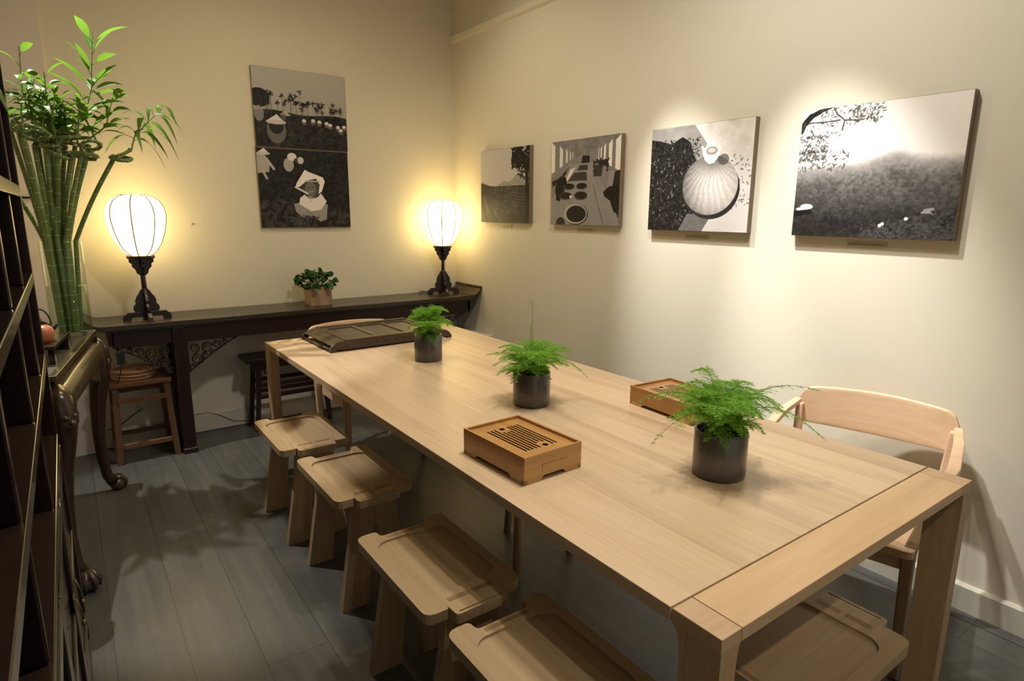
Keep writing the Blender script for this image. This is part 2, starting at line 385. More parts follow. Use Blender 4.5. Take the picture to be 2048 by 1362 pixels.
# ------------------------------------------------------------------ armchairs
def make_chair():
    r = empty('armchair', (0, 0, 0))
    seat = [(-.245, -.26), (.245, -.26), (.235, .23), (-.235, .23)]
    MB().plate(round_poly(seat, .03), [(rrect(-.20, .20, -.20, .18, .08), .004, 0)], .425, .45).build('seat', chair_m, r, .004)
    MB().box(-.21, .21, -.225, -.20, .37, .425).box(-.21, .21, .17, .195, .37, .425).box(-.235, -.213, -.2, .17, .37, .425).box(.213, .235, -.2, .17, .37, .425).build('seat_frame', chair_m, r, .002)
    for s in (-1, 1):
        MB().loft([[(s * .235 + a * .014, -.225 + b * .014, 0) for a, b in ((-1, -1), (1, -1), (1, 1), (-1, 1))],
                   [(s * .228 + a * .019, -.215 + b * .019, .43) for a, b in ((-1, -1), (1, -1), (1, 1), (-1, 1))],
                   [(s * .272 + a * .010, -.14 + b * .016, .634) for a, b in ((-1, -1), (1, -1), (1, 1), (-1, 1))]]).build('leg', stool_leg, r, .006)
        MB().loft([[(s * .23 + a * .014, .235 + b * .014, 0) for a, b in ((-1, -1), (1, -1), (1, 1), (-1, 1))],
                   [(s * .245 + a * .018, .215 + b * .020, .43) for a, b in ((-1, -1), (1, -1), (1, 1), (-1, 1))],
                   [(s * .258 + a * .013, .262 + b * .014, .70) for a, b in ((-1, -1), (1, -1), (1, 1), (-1, 1))]]).build('leg', chair_m, r, .006)
        M = Matrix.Translation((0, 0, 0))
        pts = [(.268, .270, .705), (.284, .14, .690), (.292, -.02, .655), (.280, -.16, .640)]
        MB().loft([[(s * (x - w), y, z - .011), (s * (x + w), y, z - .011), (s * (x + w), y, z + .011), (s * (x - w), y, z + .011)] for (x, y, z), w in zip(pts, (.013, .016, .018, .016))]).build('armrest', chair_m, r, .004)
    # curved back panel, bowed towards the rear, with rounded top corners
    nx, nz = 28, 10; m = MB(); F = []; B = []
    for j in range(nz + 1):
        for i in range(nx + 1):
            u = -1 + 2 * i / nx; w = j / nz
            edge = max(0, abs(u) - .82) / .18; zt = .760 + .012 * (1 - u * u) - .05 * (1 - math.sqrt(max(0, 1 - edge * edge))) ; zb = .612 + .010 * (u * u)
            z = zb + (zt - zb) * w; x = .272 * u; y = .262 + .055 * (1 - u * u) + .16 * (z - .62)
            F.append((x, y - .010, z)); B.append((x, y + .010, z))
    m.add(F + B, [], 0); W = nx + 1; N = len(F); fs = []
    for j in range(nz):
        for i in range(nx):
            a = j * W + i; fs.append((a, a + 1, a + W + 1, a + W)); fs.append((N + a, N + a + W, N + a + W + 1, N + a + 1))
    for i in range(nx): fs.append((i, N + i, N + i + 1, i + 1)); a = nz * W + i; fs.append((a, a + 1, N + a + 1, N + a))
    for j in range(nz): a = j * W; fs.append((a, a + W, N + a + W, N + a)); a += nx; fs.append((a, N + a, N + a + W, a + W))
    m.add([], [], 0); m.f += fs; m.m += [0] * len(fs); m.s += [True] * len(fs)
    m.build('backrest', chair_m, r, .004)
    return r
ch = make_chair(); ch.location = (-.42, -3.42, 0); ch.rotation_euler = (0, 0, R(-77))
tag(ch, 'pale oak armchair with a curved back panel between the table and the wall', 'chair', 'oak armchairs')
c2 = copy_tree(ch); c2.location = (-1.19, -.99, 0); c2.rotation_euler = (0, 0, 0)
tag(c2, 'oak armchair tucked in at the far end of the table, behind the black tray', 'chair', 'oak armchairs')

# ------------------------------------------------------------------ tea trays on the table
def tea_tray(loc, w, d, h, rz, label):
    r = empty('tea_tray', loc, rz, label, 'tray', 'bamboo tea trays')
    b = MB()
    b.plate(rrect(-w / 2, w / 2, -d / 2, d / 2, .002, 2), [(rrect(-w / 2 + .006, w / 2 - .006, -d / 2 + .006, d / 2 - .006, .001, 2), .0185, 0)], .012, h)
    b.build('tray_box', bamboo_m, r, .001)
    for s in (-1, 1):
        for t in (-1, 1):
            f = MB()
            f.prism([(t * w / 2, 0), (t * (w / 2 - .055), 0), (t * (w / 2 - .068), .012), (t * w / 2, .012)], 'y', s * d / 2, s * (d / 2 - .012))
            f.prism([(s * d / 2, 0), (s * (d / 2 - .055), 0), (s * (d / 2 - .068), .012), (s * d / 2, .012)], 'x', t * w / 2, t * (w / 2 - .012))
            f.build('foot', bamboo_l, r)
        MB().box(-w / 2, w / 2, s * (d / 2 + .0006), s * (d / 2 - .003), .0125, h - .001).build('end_panel', bamboo_l, r)
    MB().box(-w*.2, w*.25, -d / 2 - .0012, -d / 2, h * .55, h * .6).box(-w*.2,-w*.19,-d/2-.0012,-d/2,h*.3,h*.6).build('end_inlay', bamboo_m, r)
    holes = []
    n = 10; x0 = -w * .26; st_ = w * .53 / (n - 1); L_ = d * .325
    for i in range(n):
        x = x0 + i * st_; y0, y1 = -L_, L_
        if i in (3, 4, 5): y1 = L_ - (.03 if i != 4 else .035)
        if i in (5, 6, 7): y0 = -L_ + (.03 if i != 6 else .035)
        holes.append((rrect(x - .0030, x + .0030, y0, y1, .0029, 3), .009, 1))
    for cx, cy in ((x0 + 4 * st_, L_ - .008), (x0 + 6 * st_, -L_ + .008)):
        holes.append(([(cx + .009 * cos(2 * pi * k / 14), cy + .009 * sin(2 * pi * k / 14)) for k in range(14)], .006, 1))
    MB().plate(rrect(-w / 2 + .0065, w / 2 - .0065, -d / 2 + .0065, d / 2 - .0065, .002, 2), holes, h - .0175, h - .008).build('slotted_top', [bamboo_m, slot_m], r)
    return r
tea_tray((-1.582, -3.032, TZ), .204, .284, .076, R(2), 'honey brown bamboo tea tray with drain slots, on the table edge near the stools')
tea_tray((-.833, -2.99, TZ), .208, .296, .070, R(-3), 'reddish bamboo tea tray with drain slots, behind the nearest fern')
bt = empty('carved_tray', (-1.215, -1.185, TZ), R(1), 'large black carved tea tray with scrolled ends at the far end of the table', 'tray')
w, d, h = .355, .215, .055
prof = [(-w + .075, h), (w - .075, h)]
def end(s):   # scroll end seen from the side
    p = [(s * (w - .085), h)]
    for i in range(9): a = pi / 2 * i / 8; p.append((s * (w - .085 + .085 * sin(a)), h * cos(a) * .93 + .004))
    p += [(s * (w - .012), 0), (s * (w - .03), 0), (s * (w - .035), .012), (s * (w - .085), .010)]
    return p
for s in (-1, 1):
    side = MB(); side.prism([(-w + .085, .009), (w - .085, .009), (w - .085, h), (-w + .085, h)], 'y', s * d, s * (d - .014))
    for e in (-1, 1): side.prism(end(e), 'y', s * d, s * (d - .014))
    sd = side.build('side_rail', ebony, bt, .0015)
    rel = MB(); y = s * (d + .001)
    for k in range(5):
        cx = -w + .11 + k * .11
        rel.tube([(cx + (.03 - .0015 * q) * cos(q * .7) * 1.2, y, .031 + (.013 - .0008 * q) * sin(q * .7)) for q in range(14)], .0016, 5)
        rel.tube([(cx + .03, y, .04), (cx + .055, y, .042), (cx + .08, y, .038)], .0014, 5)
    rel.build('carving', ebony_l, sd)
for e in (-1, 1):
    cap = MB(); outer = []
    for i in range(9):
        a = pi / 2 * i / 8 * .62; outer.append((e * (w - .085 + .085 * sin(a)), h * cos(a) * .93 + .004))
    inner = [(x - e * .006, z - .006) for x, z in outer]
    cap.prism(outer + inner[::-1], 'y', -d + .014, d - .014); 
    cap.build('scroll_end', ebony_l, bt, .001)
    MB().tube([(e * (w - .008), -d + .014, .012), (e * (w - .008), d - .014, .012)], .007, 10).build('end_bar', ebony, bt)
holes = []
for a, b in ((-.235, -.09), (-.072, .085), (.103, .235)):
    holes.append((rrect(a, b, -.15, .15, .003, 2), .004, 1))
MB().plate(rrect(-w + .085, w - .085, -d + .014, d - .014, .003, 2), holes, h - .012, h - .0005).build('tray_top', [ebony_l, ebony], bt)
ln = MB()
for x in (-.085, -.081, -.077, .090, .094, .098): ln.box(x - .0007, x + .0007, -.15, .15, h - .001, h + .0004)
ln.build('inlay', line_m, bt)
rim = MB()
rim.box(-w + .083, w - .083, d - .026, d, h - .001, h + .006).box(-w + .083, w - .083, -d, -d + .012, h - .001, h + .004).box(-w + .083, -w + .093, -d + .012, d - .026, h - .001, h + .004).box(w - .093, w - .083, -d + .012, d - .026, h - .001, h + .004)
rim.build('top_rim', ebony_l, bt, .0015)

# ------------------------------------------------------------------ potted ferns
def fern(loc, rp, hp, label, seed, spread, height, nf, extra=()):
    rng = random.Random(seed)
    r = empty('potted_fern', loc, 0, label, 'potted plant', 'asparagus ferns on the table')
    MB().lathe([(0, 0), (rp - .006, 0), (rp - .001, .004), (rp, .012), (rp, hp - .003), (rp - .002, hp), (rp - .005, hp), (rp - .006, hp - .004), (rp - .006, hp - .03), (0, hp - .03)], 48).build('pot', pot_m, r)
    MB().lathe([(0, hp - .014), (rp * .5, hp - .016), (rp - .0065, hp - .020)], 24).build('soil', soil_m, r)
    st_m = MB(); nd = MB()
    def needle(p, dr, l, w):
        a = dr.cross(Vector((rng.uniform(-1, 1), rng.uniform(-1, 1), rng.uniform(-.4, 1)))).normalized() * w
        nd.add([p - a, p + a, p + dr * l], [(0, 1, 2)])
    def frond(az, out, top, droop, length_leaf, dens=1.0, x0=0, y0=0):
        p0 = Vector((x0, y0, hp - .018)); dirh = Vector((cos(az), sin(az), 0)); N = 16; pts = []
        for i in range(N + 1):
            t = i / N; pts.append(p0 + dirh * out * (t ** 1.5) + Vector((0, 0, top * sin(min(1, t * 1.15) * pi / 2) - droop * t ** 3)))
        st_m.tube(pts, [.0011 * (1 - .6 * i / N) for i in range(N + 1)], 4)
        side = dirh.cross(Vector((0, 0, 1)))
        start = 6
        for i in range(start * 2, N * 2):
            t = i / (2 * N); k = int(t * N); p = pts[k].lerp(pts[min(k + 1, N)], t * N - k); tan = (pts[min(k + 1, N)] - pts[k]).normalized()
            fan = sin(min(1, (1 - t) * 1.9) * pi / 2); bl = length_leaf * fan * (.75 + .4 * rng.random())
            for s in (-1, 1):
                if rng.random() > dens: continue
                bd = (side * s * .9 + tan * .62 + Vector((0, 0, rng.uniform(-.18, .12)))).normalized()
                q0 = p; nb = max(3, int(bl / .0042)); e = p + bd * bl + Vector((0, 0, -bl * .12))
                w_ = .00035; a = bd.cross(Vector((0, 0, 1))) * w_
                nd.add([p - a, p + a, e], [(0, 1, 2)])
                for b in range(nb):
                    f = (b + .5) / nb; q = p.lerp(e, f); nl = .0115 * (1 - .45 * f) * (.7 + .5 * rng.random())
                    sd = bd.cross(Vector((0, 0, 1))).normalized()
                    for ss in (-1, 1):
                        needle(q, (sd * ss * .8 + bd * .75 + Vector((0, 0, rng.uniform(-.5, .3)))).normalized(), nl, .00085)
            needle(p, (tan + Vector((0, 0, .3))).normalized(), .01, .0008)
    for i in range(nf):
        az = 2 * pi * i / nf * 2.399 * 1.0 + rng.uniform(-.3, .3); o = spread * rng.uniform(.45, 1.0)
        frond(az, o, height * rng.uniform(.55, 1.0), height * rng.uniform(.10, .45), .045 * rng.uniform(.8, 1.25), .95, rng.uniform(-.02, .02), rng.uniform(-.02, .02))
    for i in range(nf):
        az = rng.uniform(0, 2 * pi); frond(az, spread * rng.uniform(.12, .55), height * rng.uniform(.25, .8), height * rng.uniform(.1, .45), .036, .9, rng.uniform(-.03, .03), rng.uniform(-.03, .03))
    for az, o, tp, dr, ll, dn in extra: frond(R(az), o, tp, dr, ll, dn)
    st_m.build('stem', leaf_d, r, fix=False)
    fo = nd.build('foliage', leaf_fern, r, fix=False); return r, st_m
fern((-1.222, -1.80, TZ), .066, .125, 'dense bright fern in a dark grey pot, beside the black carved tray', 11, .135, .165, 28)
f2, _ = fern((-1.235, -2.63, TZ), .069, .125, 'dark grey pot of fern with two tall bare shoots, in the middle of the table', 22, .175, .135, 34,
             ((215, .19, .11, .09, .03, .7), (-25, .22, .10, .12, .05, .8)))
sh = MB(); 
for x, y, t in ((.012, .02, .28), (-.016, -.01, .20)):
    sh.tube([(x, y, .10), (x + .003, y, .10 + t * .6), (x + .001, y, .10 + t)], .0009, 5)
    for k in range(6): sh.tube([(x, y, .10 + t - .004 * k), (x + .012 * cos(k * 1.1), y + .012 * sin(k * 1.1), .10 + t + .008 - .004 * k)], .0006, 4)
sh.build('shoot', leaf_fern, f2, fix=False)
fern((-1.195, -3.42, TZ), .0705, .128, 'large spreading fern in a dark grey pot, nearest to the camera', 33, .175, .16, 34,
     ((-38, .25, .16, .03, .030, .7), (-50, .26, .13, .12, .045, .8), (150, .24, .15, .05, .05, .85), (170, .24, .11, .10, .05, .8), (100, .10, .19, .03, .05, .8)))

# ------------------------------------------------------------------ console table against the back wall
CZ = .82
cn = empty('altar_table', (-1.25, -.20, 0), 0, 'long dark rosewood altar table with upturned ends along the back wall', 'table')
X0, X1 = -2.53 + 1.25, -.03 + 1.25; Y0, Y1 = -.19, .192
top = MB().box(X0 + .05, X1 - .05, Y0, Y1, CZ - .030, CZ).box(X0 + .08, X1 - .08, Y0 + .012, Y1, CZ - .042, CZ - .030)
top.build('table_top', console_top, cn, .003)
for e, XX in ((-1, X0), (1, X1)):
    p = []; q = []
    for i in range(9):
        t = i / 8; x = XX - e * .055 + e * .085 * t; z = CZ + .062 * t ** 2.0
        p.append((x, z)); q.append((x, z - .028 + .012 * t))
    MB().prism(p + q[::-1], 'y', Y0, Y1).build('upturned_end', console_top, cn, .002)
    MB().tube([(XX + e * .028, Y0, CZ + .055), (XX + e * .028, Y1, CZ + .055)], .011, 12).build('scroll_roll', console_top, cn)
def apron(x0, x1): return MB().box(x0, x1, Y0 + .030, Y0 + .055, .685, CZ - .042)
apron(X0 + .10, X1 - .06).build('apron', console_m, cn, .002)
MB().box(X0 + .10, X1 - .06, Y1 - .045, Y1 - .02, .70, CZ - .042).build('apron', console_m, cn, .002)
MB().box(X0 + .085, X0 + .11, Y0 + .03, Y1 - .02, .70, CZ - .042).box(X1 - .085, X1 - .06, Y0 + .03, Y1 - .02, .70, CZ - .042).build('apron', console_m, cn, .002)
LX = (-2.10 + 1.25, -.46 + 1.25)
for lx in LX:
    for ly in (Y0 + .045, Y1 - .06):
        m = MB()
        m.loft([[(lx + a * wv, ly + b * wv * .9, z) for a, b in ((-1, -1), (1, -1), (1, 1), (-1, 1))] for z, wv in ((0, .040), (.03, .040), (.034, .034), (CZ - .042, .034))])
        for t in (-.015, 0, .015): m.box(lx + t - .003, lx + t + .003, ly - .034, ly - .029, .03, .77)
        m.build('leg', console_m, cn, .002)
    MB().box(lx - .022, lx + .022, Y0 + .075, Y1 - .09, .03, .075).box(lx - .018, lx + .018, Y0 + .075, Y1 - .09, .60, .64).build('side_stretcher', console_m, cn, .002)
def scrollwork(lx, s, yy, n=1.0):
    """pierced carved spandrel under the apron beside a leg"""
    rng = random.Random(int(lx * 100) + s); m = MB()
    X = lambda t: lx + s * (.036 + t)
    env = lambda t: .185 * (1 - t / .28) ** 1.2 if t < .28 else 0
    m.tube([(X(t), yy, .685 - env(t) - .004) for t in [i * .02 for i in range(15)]], .0055, 6)
    m.tube([(X(0), yy, .69), (X(.28), yy, .686)], .006, 6); m.tube([(X(.002), yy, .69), (X(.002), yy, .50)], .007, 6)
    for t, dz, r0, tu in ((.04, .045, .030, 1.6), (.05, .115, .034, 1.7), (.11, .05, .032, 1.6), (.025, .16, .018, 1.3), (.165, .035, .024, 1.5), (.215, .022, .015, 1.3), (.10, .098, .020, 1.3), (.14, .075, .014, 1.2)):
        a0 = rng.uniform(0, 6); pts = []
        for i in range(22):
            f = i / 21; a = a0 + f * tu * 2 * pi; rr = r0 * (1 - .75 * f); pts.append((X(t + rr * cos(a)), yy + .004 * sin(a), .685 - dz + rr * sin(a)))
        m.tube(pts, [.0062 * (1 - .4 * i / 21) for i in range(22)], 6)
    return m
for lx in LX:
    for s in (-1, 1): scrollwork(lx, s, Y0 + .043).build('carved_bracket', console_m, cn, fix=False)

# ------------------------------------------------------------------ lamps
def make_lamp():
    r = empty('table_lamp', (0, 0, 0))
    foot = [(-.125, 0), (-.085, 0), (-.078, .016), (-.020, .016), (-.020, .006), (.020, .006), (.020, .016), (.078, .016), (.085, 0), (.125, 0), (.122, .026), (.108, .036), (.098, .046), (-.098, .046), (-.108, .036), (-.122, .026)]
    MB().prism(foot, 'y', -.011, .011).build('foot', lamp_wood, r, .002)
    MB().prism(foot, 'x', -.011, .011).build('foot', lamp_wood, r, .002)
    low = [(-.060, .046), (-.068, .062), (-.064, .08), (-.052, .095), (-.054, .112), (-.045, .135), (-.034, .150), (-.022, .172), (-.012, .182)]
    MB().prism(low + [(-x, z) for x, z in low[::-1]], 'y', -.008, .008).build('lower_bracket', lamp_wood, r, .002)
    MB().prism(low + [(-x, z) for x, z in low[::-1]], 'x', -.008, .008).build('lower_bracket', lamp_wood, r, .002)
    MB().tube([(0, 0, .045), (0, 0, .36)], .0135, 12).build('post', lamp_wood, r)
    upb = [(-.012, .255), (-.028, .268), (-.034, .290), (-.050, .308), (-.048, .322), (-.062, .334), (-.062, .356)]
    MB().prism(upb + [(-x, z) for x, z in upb[::-1]], 'y', -.008, .008).build('upper_bracket', lamp_wood, r, .002)
    MB().prism(upb + [(-x, z) for x, z in upb[::-1]], 'x', -.008, .008).build('upper_bracket', lamp_wood, r, .002)
    MB().lathe([(0, .354), (.070, .354), (.072, .358), (.072, .368), (.070, .371), (0, .371)], 32).build('shade_plate', lamp_wood, r)
    pr = [(.045, .370), (.062, .378), (.088, .40), (.112, .44), (.134, .50), (.147, .56), (.150, .60), (.143, .640), (.124, .675), (.095, .698), (.062, .708), (.045, .710)]
    sh = MB().lathe(pr, 96, lobe=.0, lobes=8)
    so = sh.build('lamp_shade', shade_m, r)
    for k in range(8):
        a = 2 * pi * (k + .5) / 8 + .1; rm = MB(); f = 1.0
        rm.tube([((q * f + .0012) * cos(a), (q * f + .0012) * sin(a), z) for q, z in pr], .0030, 6); rm.build('rib', rib_m, so)
    return r
l1 = make_lamp(); l1.location = (-2.235, -.235, CZ); l1.rotation_euler = (0, 0, R(3))
tag(l1, 'lit balloon lamp on a black carved stand, beside the tall bamboo', 'lamp', 'paper balloon lamps')
l2 = copy_tree(l1); l2.location = (-.215, -.165, CZ); l2.rotation_euler = (0, 0, R(-14))
tag(l2, 'lit balloon lamp on a black carved stand in the corner by the two walls', 'lamp', 'paper balloon lamps')
cd = MB().tube([(-.27, -.10, CZ + .004), (-.32, -.07, CZ + .012), (-.38, -.06, CZ + .004), (-.36, -.045, CZ + .018), (-.30, -.05, CZ + .006), (-.24, -.03, CZ + .004)], .0028, 6)
tag(cd.build('lamp_cord', black_p), 'thin dark lamp cord curled on the table top in the corner', 'cord')

# succulent in a wooden cube
pc = empty('potted_plant', (-1.215, -.205, CZ), 0, 'small dark green leafy plant in a square wooden planter on the altar table', 'potted plant')
a = .072
MB().plate([(-a, -a), (a, -a), (a, a), (-a, a)], [([(-a + .008, -a + .008), (a - .008, -a + .008), (a - .008, a - .008), (-a + .008, a - .008)], .02, 0)], 0, .125).build('planter', planter_m, pc, .002)
MB().box(-a + .009, a - .009, -a + .009, a - .009, .095, .112).build('soil', soil_m, pc)
rng = random.Random(5); fo = MB(); stm = MB()
for i in range(46):
    az = rng.uniform(0, 2 * pi); el = rng.uniform(.12, 1.45); ln_ = rng.uniform(.10, .135)
    o = Vector((cos(az) * cos(el) * 1.18, sin(az) * cos(el), sin(el) * .88)) * ln_ + Vector((-.008, 0, .112)); b = Vector((cos(az) * .02, sin(az) * .02, .11))
    stm.tube([b, b.lerp(o, .5) + Vector((0, 0, .012)), o], .002, 5)
    for k in range(3):
        nrm = Vector((rng.gauss(0, 1), rng.gauss(0, 1), rng.gauss(0, 1))).normalized(); u_ = nrm.orthogonal().normalized(); v_ = nrm.cross(u_); rr = rng.uniform(.013, .020)
        c = o + Vector((rng.gauss(0, .008), rng.gauss(0, .008), rng.gauss(0, .008)))
        ps = [c + (u_ * cos(q * pi / 6) + v_ * sin(q * pi / 6)) * rr * (1 + .12 * (q % 2)) + nrm * .004 * cos(q * pi / 3) for q in range(12)]
        fo.add([c] + ps, [(0, 1 + q, 1 + (q + 1) % 12) for q in range(12)])
stm.build('stem', leaf_d, pc, fix=False); fo.build('foliage', leaf_d, pc, fix=False)
for dx, dy, ex, ey in ((-1, -.3, -.105, -.02), (1, -.2, .115, -.035), (1, .4, .09, -.03)):
    s_ = MB(); pp = [Vector((dx * .03, dy * .03, .12)), Vector((dx * .07, dy * .05, .133)), Vector((ex, dy * .07, .12))]
    w2 = Vector((0, .006, 0)); s_.add([pp[0] - w2, pp[0] + w2, pp[1] - w2, pp[1] + w2, pp[2] - w2 * .5, pp[2] + w2 * .5], [(0, 1, 3, 2), (2, 3, 5, 4)]); s_.build('dry_leaf', strap_m, pc)

# ------------------------------------------------------------------ photographs (prints coloured point by point)
def vnoise(w, h, fx, fy, seed):
    g = np.random.RandomState(seed).rand(int(fy) + 3, int(fx) + 3)
    x = np.linspace(0, fx, w); y = np.linspace(0, fy, h); xi = x.astype(int); yi = y.astype(int); xf = x - xi; yf = y - yi
    xf = xf * xf * (3 - 2 * xf); yf = yf * yf * (3 - 2 * yf)
    A = g[np.ix_(yi, xi)]; B = g[np.ix_(yi, xi + 1)]; C_ = g[np.ix_(yi + 1, xi)]; D = g[np.ix_(yi + 1, xi + 1)]
    return (A * (1 - xf) + B * xf) * (1 - yf)[:, None] + (C_ * (1 - xf) + D * xf) * yf[:, None]
def fbm(w, h, f, seed, oct=4, ax=1.0):
    o = 0; a = 1; s = 0
    for i in range(oct): o = o + a * vnoise(w, h, f * 2 ** i, f * 2 ** i * ax, seed + i); s += a; a *= .6
    return o / s
class Pic:
    def __init__(s, w, h): s.w, s.h = w, h; s.u, s.v = np.meshgrid(np.linspace(0, 1, w), np.linspace(0, 1, h)); s.a = np.zeros((h, w)); s.asp = .61 / .512
    def put(s, m, val, al=1.0): k = np.clip(m.astype(float), 0, 1) * al; s.a = s.a * (1 - k) + np.asarray(val) * k
    def poly(s, pts):
        c = np.zeros_like(s.a, bool); n = len(pts)
        for i in range(n):
            x0, y0 = pts[i]; x1, y1 = pts[(i + 1) % n]
            if y0 == y1: continue
            m = ((y0 > s.v) != (y1 > s.v)) & (s.u < (x1 - x0) * (s.v - y0) / (y1 - y0) + x0); c ^= m
        return c
    def ell(s, cx, cy, rx, ry): return ((s.u - cx) / rx) ** 2 + ((s.v - cy) / ry) ** 2 < 1
    def line(s, x0, y0, x1, y1, w):
        dx, dy = (x1 - x0) * s.asp, y1 - y0; L2 = dx * dx + dy * dy + 1e-9; px = (s.u - x0) * s.asp; py = s.v - y0
        t = np.clip((px * dx + py * dy) / L2, 0, 1); return np.hypot(px - t * dx, py - t * dy) < w
    def spots(s, n, box, size, val, seed, al=1.0):
        r = np.random.RandomState(seed)
        for i in range(n):
            x = box[0] + (box[1] - box[0]) * r.rand(); y = box[2] + (box[3] - box[2]) * r.rand(); z = size * (.5 + r.rand()); a = r.rand() * 3.14
            i0, i1 = max(0, int((y - z) * s.h)), min(s.h, int((y + z) * s.h) + 2); j0, j1 = max(0, int((x - z) * s.w)), min(s.w, int((x + z) * s.w) + 2)
            du = (s.u[i0:i1, j0:j1] - x) * s.asp; dv = s.v[i0:i1, j0:j1] - y
            p = du * cos(a) + dv * sin(a); q = -du * sin(a) + dv * cos(a); m = (p / z) ** 2 + (q / (z * .4)) ** 2 < 1
            s.a[i0:i1, j0:j1] = np.where(m, s.a[i0:i1, j0:j1] * (1 - al) + val * al, s.a[i0:i1, j0:j1])
W, H = 400, 336
def hat(p, x, y, r, val=.75):
    p.put(p.poly([(x - r, y), (x + r, y - r * .2), (x + r * .1, y + r * .9)]), val); p.put(p.ell(x, y - r * .05, r, r * .28), val * .85)
def pic_palms():
    p = Pic(W, H); p.a[:] = .36 + .10 * p.v
    n = fbm(W, H, 22, 3); field = np.clip(.02 + .16 * (n - .35), .008, 1)
    p.put(p.v < .46 + .02 * np.sin(p.u * 9) - .05 * (p.u > .55) * (p.u - .55), field)
    p.put(p.ell(.06, .62, .11, .12), .03)
    r = np.random.RandomState(4)
    for i in range(44):
        x = .02 + .97 * r.rand(); hh = .56 + .16 * r.rand() if x < .5 else .50 + .13 * r.rand()
        if i == 0: x, hh = .49, .74
        p.put(p.line(x, .42, x, hh, .0022), .12, .8)
        for k in range(7):
            an = k * .9 + r.rand(); p.put(p.line(x, hh, x + .026 * cos(an), hh + .03 * sin(an) - .008, .005), .035)
    p.spots(900, (0, 1, .0, .40), .012, .10, 5, .5); p.spots(500, (0, 1, .0, .40), .010, .012, 6, .8)
    p.put(p.ell(.05, .42, .05, .10), .38, .7); hat(p, .32, .43, .055, .5); p.put(p.ell(.30, .40, .03, .05), .2, .7)
    p.put(p.ell(.22, .22, .10, .17), .26, .75); p.put(p.ell(.22, .27, .075, .10), .05); hat(p, .22, .33, .105, .62)
    for x, y in ((.52, .37), (.62, .38), (.69, .37), (.77, .36), (.81, .34), (.90, .32), (.97, .33), (.93, .28)): p.put(p.ell(x, y - .02, .028, .04), .22, .8); p.put(p.ell(x, y, .022, .022), .6)
    return p
def pic_woman():
    p = Pic(W, H); n = fbm(W, H, 26, 13); p.a[:] = np.clip(.02 + .13 * (n - .38), .008, 1)
    p.spots(2200, (0, 1, 0, .96), .010, .085, 7, .5); p.spots(1700, (0, 1, 0, .96), .010, .01, 8, .8); p.spots(40, (.75, 1, 0, .2), .035, .11, 18, .5); p.spots(60, (0, .45, 0, .35), .05, .11, 9, .5)
    p.put(p.poly([(.0, .92), (.09, .90), (.13, .82), (.12, .70), (.0, .68)]), .42); p.put(p.line(.10, .86, .17, .74, .016) | p.line(.05, .72, .09, .62, .014), .46); hat(p, .07, .93, .07, .62)
    p.put(p.ell(.33, .80, .055, .085), .42); p.put(p.ell(.37, .90, .05, .05), .62); p.put(p.ell(.46, .86, .035, .045), .55); p.put(p.ell(.41, .86, .02, .025), .1)
    # seated picker in a conical hat and headcloth
    p.put(p.poly([(.38, .20), (.36, .30), (.46, .34), (.62, .36), (.74, .30), (.72, .10), (.64, .07), (.58, .14), (.46, .12)]), .36)
    p.put(p.poly([(.43, .38), (.42, .30), (.55, .21), (.66, .23), (.73, .34), (.66, .46), (.50, .44)]), .66)
    p.put(p.ell(.57, .50, .105, .125), .12); p.put(p.ell(.555, .495, .062, .098), .23)
    p.put(p.poly([(.39, .51), (.40, .565), (.50, .745), (.54, .72), (.70, .655), (.72, .60), (.68, .47), (.64, .44), (.66, .56), (.62, .635), (.52, .61), (.44, .53)]), .72)
    p.put(p.line(.39, .52, .52, .44, .012), .6); p.put(p.line(.66, .60, .50, .60, .008), .5)
    p.put(p.ell(.535, .515, .010, .006) | p.ell(.585, .525, .010, .006), .05); p.put(p.line(.54, .462, .58, .468, .004), .5); p.put(p.line(.555, .51, .562, .485, .003), .15)
    p.put(p.line(.53, .40, .55, .33, .006) | p.line(.53, .40, .60, .38, .006), .45)
    p.put(p.ell(.52, .18, .05, .035), .33); p.spots(140, (.30, .62, .0, .14), .03, .03, 10, .8); p.spots(60, (.30, .62, .0, .14), .03, .13, 12, .6)
    p.put(p.v > .992, .2)
    return p
def pic_terraces():
    p = Pic(W, H); n = fbm(W, H, 14, 21); p.a[:] = .46 + .05 * p.v
    m = p.v < .50 + .16 * np.exp(-((p.u - .80) / .16) ** 2) + .06 * np.exp(-((p.u - .5) / .1) ** 2) + .07 * np.exp(-(p.u / .16) ** 2) - .0; p.put(m, .30 + .1 * p.v)
    f = np.clip(.045 + .11 * (n - .3), .01, 1); p.put(p.v < .50 + .05 * np.exp(-(p.u / .15) ** 2), f)
    st_ = np.sin((p.u * 34 + p.v * 9) / (1 - p.v * .8)) * .5 + .5; p.put((p.v < .36) & (p.u + p.v < .5), .05 + .20 * st_ * n, .8)
    st2 = np.sin(p.v * 150 + p.u * 14) * .5 + .5; p.put((p.v < .42) & (p.v > .22) & (p.u > .62), .04 + .12 * st2, .7)
    p.put((p.v > .44) & (p.v < .48), .10, .5); p.spots(420, (.30, .78, .12, .50), .012, .22, 14, .6); p.spots(200, (.35, .7, .15, .45), .012, .03, 15, .7)
    p.put(p.line(.96, .0, .95, .75, .035), .02); p.put(p.line(.94, .7, .80, .96, .008) | p.line(.94, .62, .86, .80, .006), .02)
    p.spots(330, (.66, 1.0, .72, 1.0), .028, .022, 16, 1.0); p.spots(60, (.78, 1.0, .58, .76), .022, .022, 17, 1.0)
    p.put(p.u > .985, .03); return p
